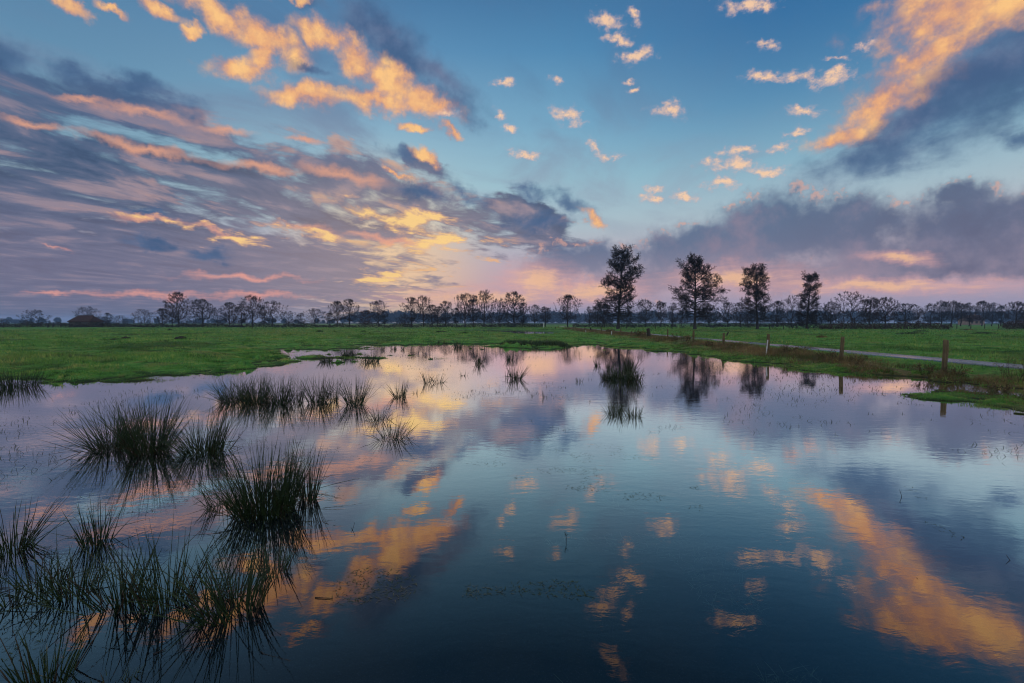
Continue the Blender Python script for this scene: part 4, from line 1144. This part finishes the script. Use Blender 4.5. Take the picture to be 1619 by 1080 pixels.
def post(px, top, dist, label, tilt=0.0, dia=.13, key='post', name='fence_post', group='wooden fence posts between water and path', seed=1, slope=0.0):
    x = at(px, dist); zb = h1(x, dist)
    L = EYE - (top - HOR) / FPX * dist - zb
    G = Geo(); rg = random.Random(seed)
    r = dia / 2
    pts = [(0, 0, -.35), (rg.uniform(-.01, .01), 0, L * .35), (rg.uniform(-.012, .012), 0, L * .7), (0, 0, L - .03), (0, 0, L)]
    G.tube(pts, [r * 1.06, r * 1.03, r, r * .98, r * .86], 14, True, seed)
    k = len(G.v) - 14
    for i in range(14):                                      # slightly slanted sawn top
        v = G.v[k + i]; G.v[k + i] = (v[0], v[1], v[2] + v[0] * (slope or rg.uniform(-.3, .3)))
    o = thing(name, label, 'post', (x, dist, zb), 0, group); o.rotation_euler = (0, tilt, 0)
    part('shaft', G.mesh('shaft', True), M[key], o)
    if L > .5 and dist < 40:
        for z in (L - .16, L - .42):
            S = Geo(); S.tube([(-.012, -r - .004, z), (.012, -r - .012, z + .004), (.014, -r - .004, z + .012)], [.004] * 3, 5)
            part('staple', S.mesh('staple'), M['post_dark'], o)
    return o
P = post
P(1495, 537, 13.0, 'nearest wooden fence post, its foot at the water edge opposite the grass island', .01, .125, seed=1)
P(1330, 532, 16.8, 'weathered round fence post, second nearest, with a long reflection', .055, .125, seed=2)
P(1214, 527.5, 20.9, 'yellowish fence post with a white stake leaning beside it', .02, .14, seed=3)
P(1144, 526, 25.8, 'fourth fence post along the bank, straight and yellowish', .0, .13, seed=4)
P(1096, 522, 30.0, 'fence post below the second alder, fifth along the bank', .0, .13, seed=5)
P(1055, 520, 35.0, 'slim fence post between the second alder and the black stump', .0, .11, seed=6)
P(998, 523, 44.0, 'short fence post just right of the tallest alder', .04, .12, seed=7)
P(981, 519.5, 50.0, 'fence post just in front of the trunk of the tallest alder', .0, .12, seed=8)
P(950.5, 517, 60.0, 'fence post left of the tallest alder, beside the crooked dark one', .0, .12, seed=9)
P(924, 516, 74.0, 'distant fence post with grass at its foot, left of the crooked one', .0, .12, seed=10)
P(907, 515.5, 86.0, 'distant thin fence post right below the round solitary tree', .0, .12, seed=11)
P(893, 515, 98.0, 'small far fence post below the round solitary tree', .0, .13, seed=12)
P(882, 514.5, 106.0, 'farthest fence post still told apart, left end of the fence', .0, .13, seed=13)
P(1026, 518.5, 39.5, 'thick black leaning stump of a post right of the tallest alder', -.16, .30, 'post_dark', 'post_stump', seed=14)
P(1147, 523.5, 42, 'dark slanting post in the field just right of the fourth fence post', .55, .13, 'post_dark', 'leaning_post', seed=15)
P(935, 517, 66.0, 'crooked dark post leaning left, left of the tallest alder', -.38, .2, 'post_dark', 'leaning_post', seed=16)
P(877, 516, 92.0, 'crooked far post leaning right at the left end of the fence', .35, .15, 'post_dark', 'leaning_post', seed=17)
P(966.5, 523.5, 47, 'white stake standing in the verge below the tallest alder', 0, .09, 'white', 'white_stake', 'white marker stakes in the verge', 18)
P(925.5, 522, 62, 'small white stake left of the tallest alder', 0, .08, 'white', 'white_stake', 'white marker stakes in the verge', 19)
P(1211, 537, 20.3, 'white stake leaning against the yellowish third fence post', .10, .05, 'white', 'white_stake', 'white marker stakes in the verge', 20)
P(859, 510, 112, 'white marker post at the far end of the path', 0, .22, 'white', 'white_stake', 'white marker stakes in the verge', 21)
FG = 'posts of the fence across the right field'
words = ['first', 'second', 'third', 'fourth', 'fifth', 'sixth', 'seventh', 'eighth', 'ninth', 'tenth']
for i, px in enumerate([1036, 1062, 1216, 1238, 1330, 1512, 1534, 1556, 1578, 1600]):
    P(px, 512.6 if px < 1300 else 511.6, 96 if px > 1300 else 88, words[i] + ' thin distant post counted from the left in the fence across the right field', 0, .13, 'post_dark', 'fence_post', FG, 30 + i)
for i, px in enumerate([6, 24, 31, 43, 75, 83, 96, 104]):
    P(px, 509.5 + (i % 3), 112, words[i] + ' thin post counted from the left in the fence left of the barn', 0, .16, 'post_dark', 'fence_post', 'posts of the fence left of the barn', 50 + i)

# soil mounds in the left meadow
M['soil'] = barky('soil', (.014, .010, .008), (.045, .032, .024), 14)
def mound(px, base, wpx, h, label, seed):
    x, y = ground(px, base, .2); W = wpx / FPX * y; g = random.Random(seed)
    bm = bmesh.new(); bmesh.ops.create_icosphere(bm, subdivisions=4, radius=1)
    for v in bm.verts:
        n = mnoise.fractal(v.co * 2.2 + Vector((seed, 0, 0)), 1.0, 2.0, 4)
        k = 1 + .35 * n
        v.co = Vector((v.co.x * W / 2 * k, v.co.y * W * .4 * k, max(v.co.z, -.2) * h * (k + .2 * n)))
    me = bpy.data.meshes.new('soil_mound'); bm.to_mesh(me); bm.free()
    o = link('soil_mound', me, M['soil'], None, (x, y, h1(x, y) - .02))
    tag(o, label, 'mound', 'dark soil mounds in the left meadow')
mound(198, 536.6, 14, .20, 'higher dark soil mound in the left meadow, at the right end of the streak', 3)
mound(184, 537.8, 18, .11, 'flat dark streak of soil left of the higher mound in the left meadow', 4)
mound(285, 536.4, 18, .19, 'lone dark soil mound in the left meadow below the tallest left tree', 5)
mound(268, 522.2, 8, .22, 'tiny far soil mound close to the hedge on the left', 6)

# barn
def barn():
    d = 128.0; x = at(136, d); zb = h1(x, d)
    w = 33 / FPX * d; dep = 5.0; eave = 1.75; ridge = EYE + (HOR - 498.5) / FPX * d - zb
    o = thing('barn', 'small barn with a hipped red tile roof at the far left of the meadow', 'barn', (x, d, zb - .05), R(6))
    m, t, out = mat('barn_boards'); tc = t.node('ShaderNodeTexCoord').outputs['Object']
    f = t.noise(t.v('MULTIPLY', tc, (6, 6, .4)), 2, 4, .6)
    principled(t, out, t.ramp(f, [(.3, (.035, .032, .030)), (.7, (.11, .10, .09))]), .9)
    G = Geo(); G.box(-w / 2 + .25, w / 2 - .25, -dep / 2 + .25, dep / 2 - .25, 0, eave + .1); part('wall', G.mesh('wall'), m, o)
    m2, t, out = mat('roof_tiles'); tc = t.node('ShaderNodeTexCoord').outputs['Object']
    wv = t.node('ShaderNodeTexWave'); wv.inputs['Scale'].default_value = 4.0; t.put(wv.inputs['Vector'], t.v('MULTIPLY', tc, (1, 0, 0)))
    f = t.noise(tc, 3, 4, .6)
    principled(t, out, t.ramp(f, [(.3, (.032, .016, .012)), (.7, (.074, .031, .023))]), .85, bump(t, wv.outputs['Fac'], .8, .05))
    G = Geo(); a, b, r = w / 2, dep / 2, w * .34; e = eave - .15; q = .14
    lo = [(-a, -b, e), (a, -b, e), (a, b, e), (-a, b, e)]; up = [(-r, 0, ridge), (r, 0, ridge)]
    G.poly([lo[0], lo[1], up[1], up[0]]); G.poly([lo[2], lo[3], up[0], up[1]]); G.poly([lo[1], lo[2], up[1]]); G.poly([lo[3], lo[0], up[0]])
    lo2 = [(p[0] * .99, p[1] * .99, p[2] - q) for p in lo]
    for i in range(4):
        j = (i + 1) % 4; G.poly([lo2[i], lo2[j], lo[j], lo[i]])
    G.poly(list(reversed(lo2)))
    G.tube([(-r - .05, 0, ridge + .02), (r + .05, 0, ridge + .02)], [.10, .10], 8)
    part('roof', G.mesh('roof'), m2, o)
    G = Geo(); y0 = -dep / 2 + .25
    G.box(-1.0, .6, y0 - .05, y0 - .003, .05, 1.55)
    for xx in (-1.0, -.2, .55): G.box(xx, xx + .06, y0 - .075, y0 - .05, .05, 1.55)
    part('door', G.mesh('door'), M['post_dark'], o)
barn()
def house():
    d = 235.0; x = at(1534, d); zb = h1(x, d); w = 24 / FPX * d
    o = thing('farmhouse', 'distant farmhouse with a reddish roof seen between the trunks of the far right row', 'house', (x, d, zb - .05), R(-12))
    m, t, out = mat('house_brick'); tc = t.node('ShaderNodeTexCoord').outputs['Object']
    principled(t, out, t.ramp(t.noise(tc, 6, 4, .6), [(.3, (.20, .13, .10)), (.7, (.32, .24, .20))]), .9)
    eave, ridge, dep = 2.5, 5.2, 7.0
    G = Geo(); a, b = w / 2, dep / 2
    G.box(-a + .2, a - .2, -b + .3, b - .3, 0, eave)
    for s in (-1, 1):
        xx = s * (a - .2); G.poly([(xx, -b + .3, eave), (xx, b - .3, eave), (xx, 0, ridge - .15)])
    part('wall', G.mesh('wall'), m, o)
    G = Geo()
    for s in (-1, 1):
        G.poly([(-a, s * b, eave - .2), (a, s * b, eave - .2), (a, 0, ridge), (-a, 0, ridge)])
        G.poly([(-a, s * b, eave - .34), (a, s * b, eave - .34), (a, 0, ridge - .14), (-a, 0, ridge - .14)])
    roof = part('roof', G.mesh('roof'), bpy.data.materials['roof_tiles'], o)
    G = Geo(); G.box(1.2, 1.8, -.3, .3, ridge - .4, ridge + .7)
    link('chimney', G.mesh('chimney'), m, roof)
    for xx in (-2.2, -.2, 1.6):
        G = Geo(); G.box(xx, xx + 1.0, -b + .25, -b + .297, .8, 2.0)
        part('window', G.mesh('window'), M['post_dark'], o)
house()

# dead stems sticking out of the water
def sprig(px, base, hpx, label, seed, lean=0.2, forks=3):
    x, y = ground(px, base); H = hpx / FPX * y; rg = random.Random(seed); S = Segs()
    q = walk(rg, (0, 0, -.05), (lean, 0, 1), H + .05, 5, .0028, .0012, 0, .16); S.line(q[0], q[1], 5)
    for k in range(forks):
        p, r, d = pick(*q, rg.uniform(.35, .8))
        w = walk(rg, p, branch_dir(rg, d, rg.uniform(.5, .9)), H * rg.uniform(.25, .5), 3, .0018, .0008, .1, .15); S.line(w[0], w[1], 4)
    o = link('dead_stem', S.mesh('dead_stem'), M['twig'], None, (x, y, 0))
    tag(o, label, 'stem', 'dead stems sticking out of the water')
sprig(898, 857, 19, 'forked dead stem standing under the reflected orange puff near the picture middle', 4, -.3, 5)
sprig(525, 771, 9, 'short bent dead stem right of the largest tussock', 6, .9, 2)
sprig(372, 690, 12, 'short forked dead stem between the big trio and the largest tussock', 8, .5, 2)
sprig(555, 838, 12, 'thin dead stem in the orange reflection right of the largest tussock', 9, .1, 1)
sprig(1426, 785, 12, 'short upright dead stem in the right half of the open water', 11, .05, 1)
sprig(1602, 887, 10, 'short dead stem near the right edge of the water', 12, .1, 1)

# floating sticks
def stick(px, py, L, az, label, seed):
    x, y = ground(px, py); rg = random.Random(seed); S = Segs()
    q = walk(rg, (-L / 2 * math.cos(az), -L / 2 * math.sin(az), .004), (math.cos(az), math.sin(az), 0), L, 4, .0032, .0015, 0, .06)
    S.line([(p[0], p[1], .004) for p in q[0]], q[1], 5)
    tag(link('floating_stick', S.mesh('floating_stick'), M['twig'], None, (x, y, 0)), label, 'stick', 'small sticks floating on the water')
stick(512, 946, .11, -.1, 'dark stick floating on the orange reflection in the lower left', 2)
stick(252, 1031, .05, .7, 'short stick floating near the bottom left corner', 3)
stick(8, 930, .06, .0, 'stick floating at the left edge of the picture', 4)

# withered shrubs on the verge
def shrub(px, d, wpx, h, label, seed, key='dry'):
    x = at(px, d); W = wpx / FPX * d; rg = random.Random(seed); S = Segs(); L = []
    for k in range(26):
        a = rg.uniform(0, 6.28); r = W / 2 * math.sqrt(rg.random()); tilt = rg.uniform(0, .7)
        q = walk(rg, (r * math.cos(a) * .7, r * math.sin(a) * .5, -.03), (math.sin(tilt) * math.cos(a), math.sin(tilt) * math.sin(a), math.cos(tilt)), h * rg.uniform(.6, 1.1), 4, max(.004, d * .00025), max(.0015, d * .00012), 0, .15)
        S.line(q[0], q[1], 3)
        for _ in range(6):
            p, r_, dd = pick(*q, rg.uniform(.3, 1)); w = walk(rg, p, branch_dir(rg, dd, rg.uniform(.4, .9)), h * rg.uniform(.15, .35), 2, max(.002, d * .00016), max(.001, d * .0001), .2, .15)
            S.line(w[0], w[1], 3); L += [w[0][-1], w[0][1]]
    me = S.mesh('withered_shrub', True, leaf_quads(L, max(.012, d * .0010), seed)); me.materials.append(M['twig_warm'])
    o = link('withered_shrub', me, M['dry'], None, (x, d, h1(x, d)))
    mi = np.zeros(len(me.polygons), np.int32); mi[-len(L):] = 1; me.polygons.foreach_set('material_index', mi)
    tag(o, label, 'shrub', 'withered shrubs on the verge')
for i, a in enumerate([(1078, 31, 46, .62, 'dark bramble patch on the bank below the second alder'), (1012, 42, 26, .45, 'small brown shrub by the black stump'), (1310, 17.3, 34, .42, 'withered shrub left of the second nearest fence post'),
        (1355, 15.8, 26, .34, 'low withered shrub right of the second nearest fence post'), (1468, 13.3, 34, .36, 'tangled shrub left of the nearest fence post'), (1512, 12.6, 30, .34, 'tangled shrub right of the nearest fence post'),
        (1255, 19.2, 40, .36, 'tan tussocky shrub right of the yellowish fence post'), (1608, 11.4, 46, .72, 'tall bare stemmed shrub at the right edge beside the path'), (1580, 10.6, 40, .30, 'low brown shrub at the water edge near the right border'),
        (965, 56, 20, .4, 'small brown shrub below the tallest alder'), (1125, 26.5, 30, .35, 'brown tangle at the foot of the fourth fence post')]):
    shrub(*a, seed=70 + i)
# ------------------------------------------------------------------ low sun behind the cloud bank, and the air
def build_light():
    l = bpy.data.lights.new('sun', 'SUN'); l.energy = 0.8; l.angle = R(12); l.color = (1.0, 0.72, 0.5)
    l.cycles.use_multiple_importance_sampling = False
    o = bpy.data.objects.new('sun', l); COL.objects.link(o)
    d = Vector((math.sin(SUN_AZ) * math.cos(SUN_EL), math.cos(SUN_AZ) * math.cos(SUN_EL), math.sin(SUN_EL)))
    o.rotation_euler = d.to_track_quat('Z', 'Y').to_euler()
    g = Geo(); g.box(-1950, 1950, -1950, 1950, -1.4, 24.0)
    m, t, out = mat('haze')
    v = t.node('ShaderNodeVolumePrincipled'); v.inputs['Color'].default_value = (0.34, 0.60, 1.0, 1)
    v.inputs['Density'].default_value = HAZE; v.inputs['Anisotropy'].default_value = 0.0
    t.l.new(v.outputs[0], out.inputs['Volume'])
    tag(link('haze', g.mesh('haze'), m), 'thin bluish morning haze lying over the meadows', 'haze', kind='stuff')
HAZE = 0.00045
build_light()
scene.cycles.volume_bounces = 0
scene.cycles.max_bounces = 5; scene.cycles.diffuse_bounces = 2; scene.cycles.glossy_bounces = 3; scene.cycles.transparent_max_bounces = 8
scene.cycles.caustics_reflective = False; scene.cycles.caustics_refractive = False
scene.cycles.use_adaptive_sampling = True; scene.cycles.adaptive_threshold = 0.02
scene.cycles.use_denoising = True
# ------------------------------------------------------------------ camera and render
cam = bpy.data.cameras.new('camera'); cam.lens = 16.0; cam.sensor_width = 36.0; cam.clip_start = 0.05; cam.clip_end = 6000
co = bpy.data.objects.new('camera', cam); COL.objects.link(co)
co.location = (0, 0, EYE); co.rotation_euler = (R(90) - PITCH, 0, 0)
scene.camera = co
scene.view_settings.view_transform = 'Standard'; scene.view_settings.look = 'None'
scene.view_settings.exposure = 0.0; scene.view_settings.gamma = 1.0
scene.render.engine = 'CYCLES'
scene.cycles.filter_width = 1.1
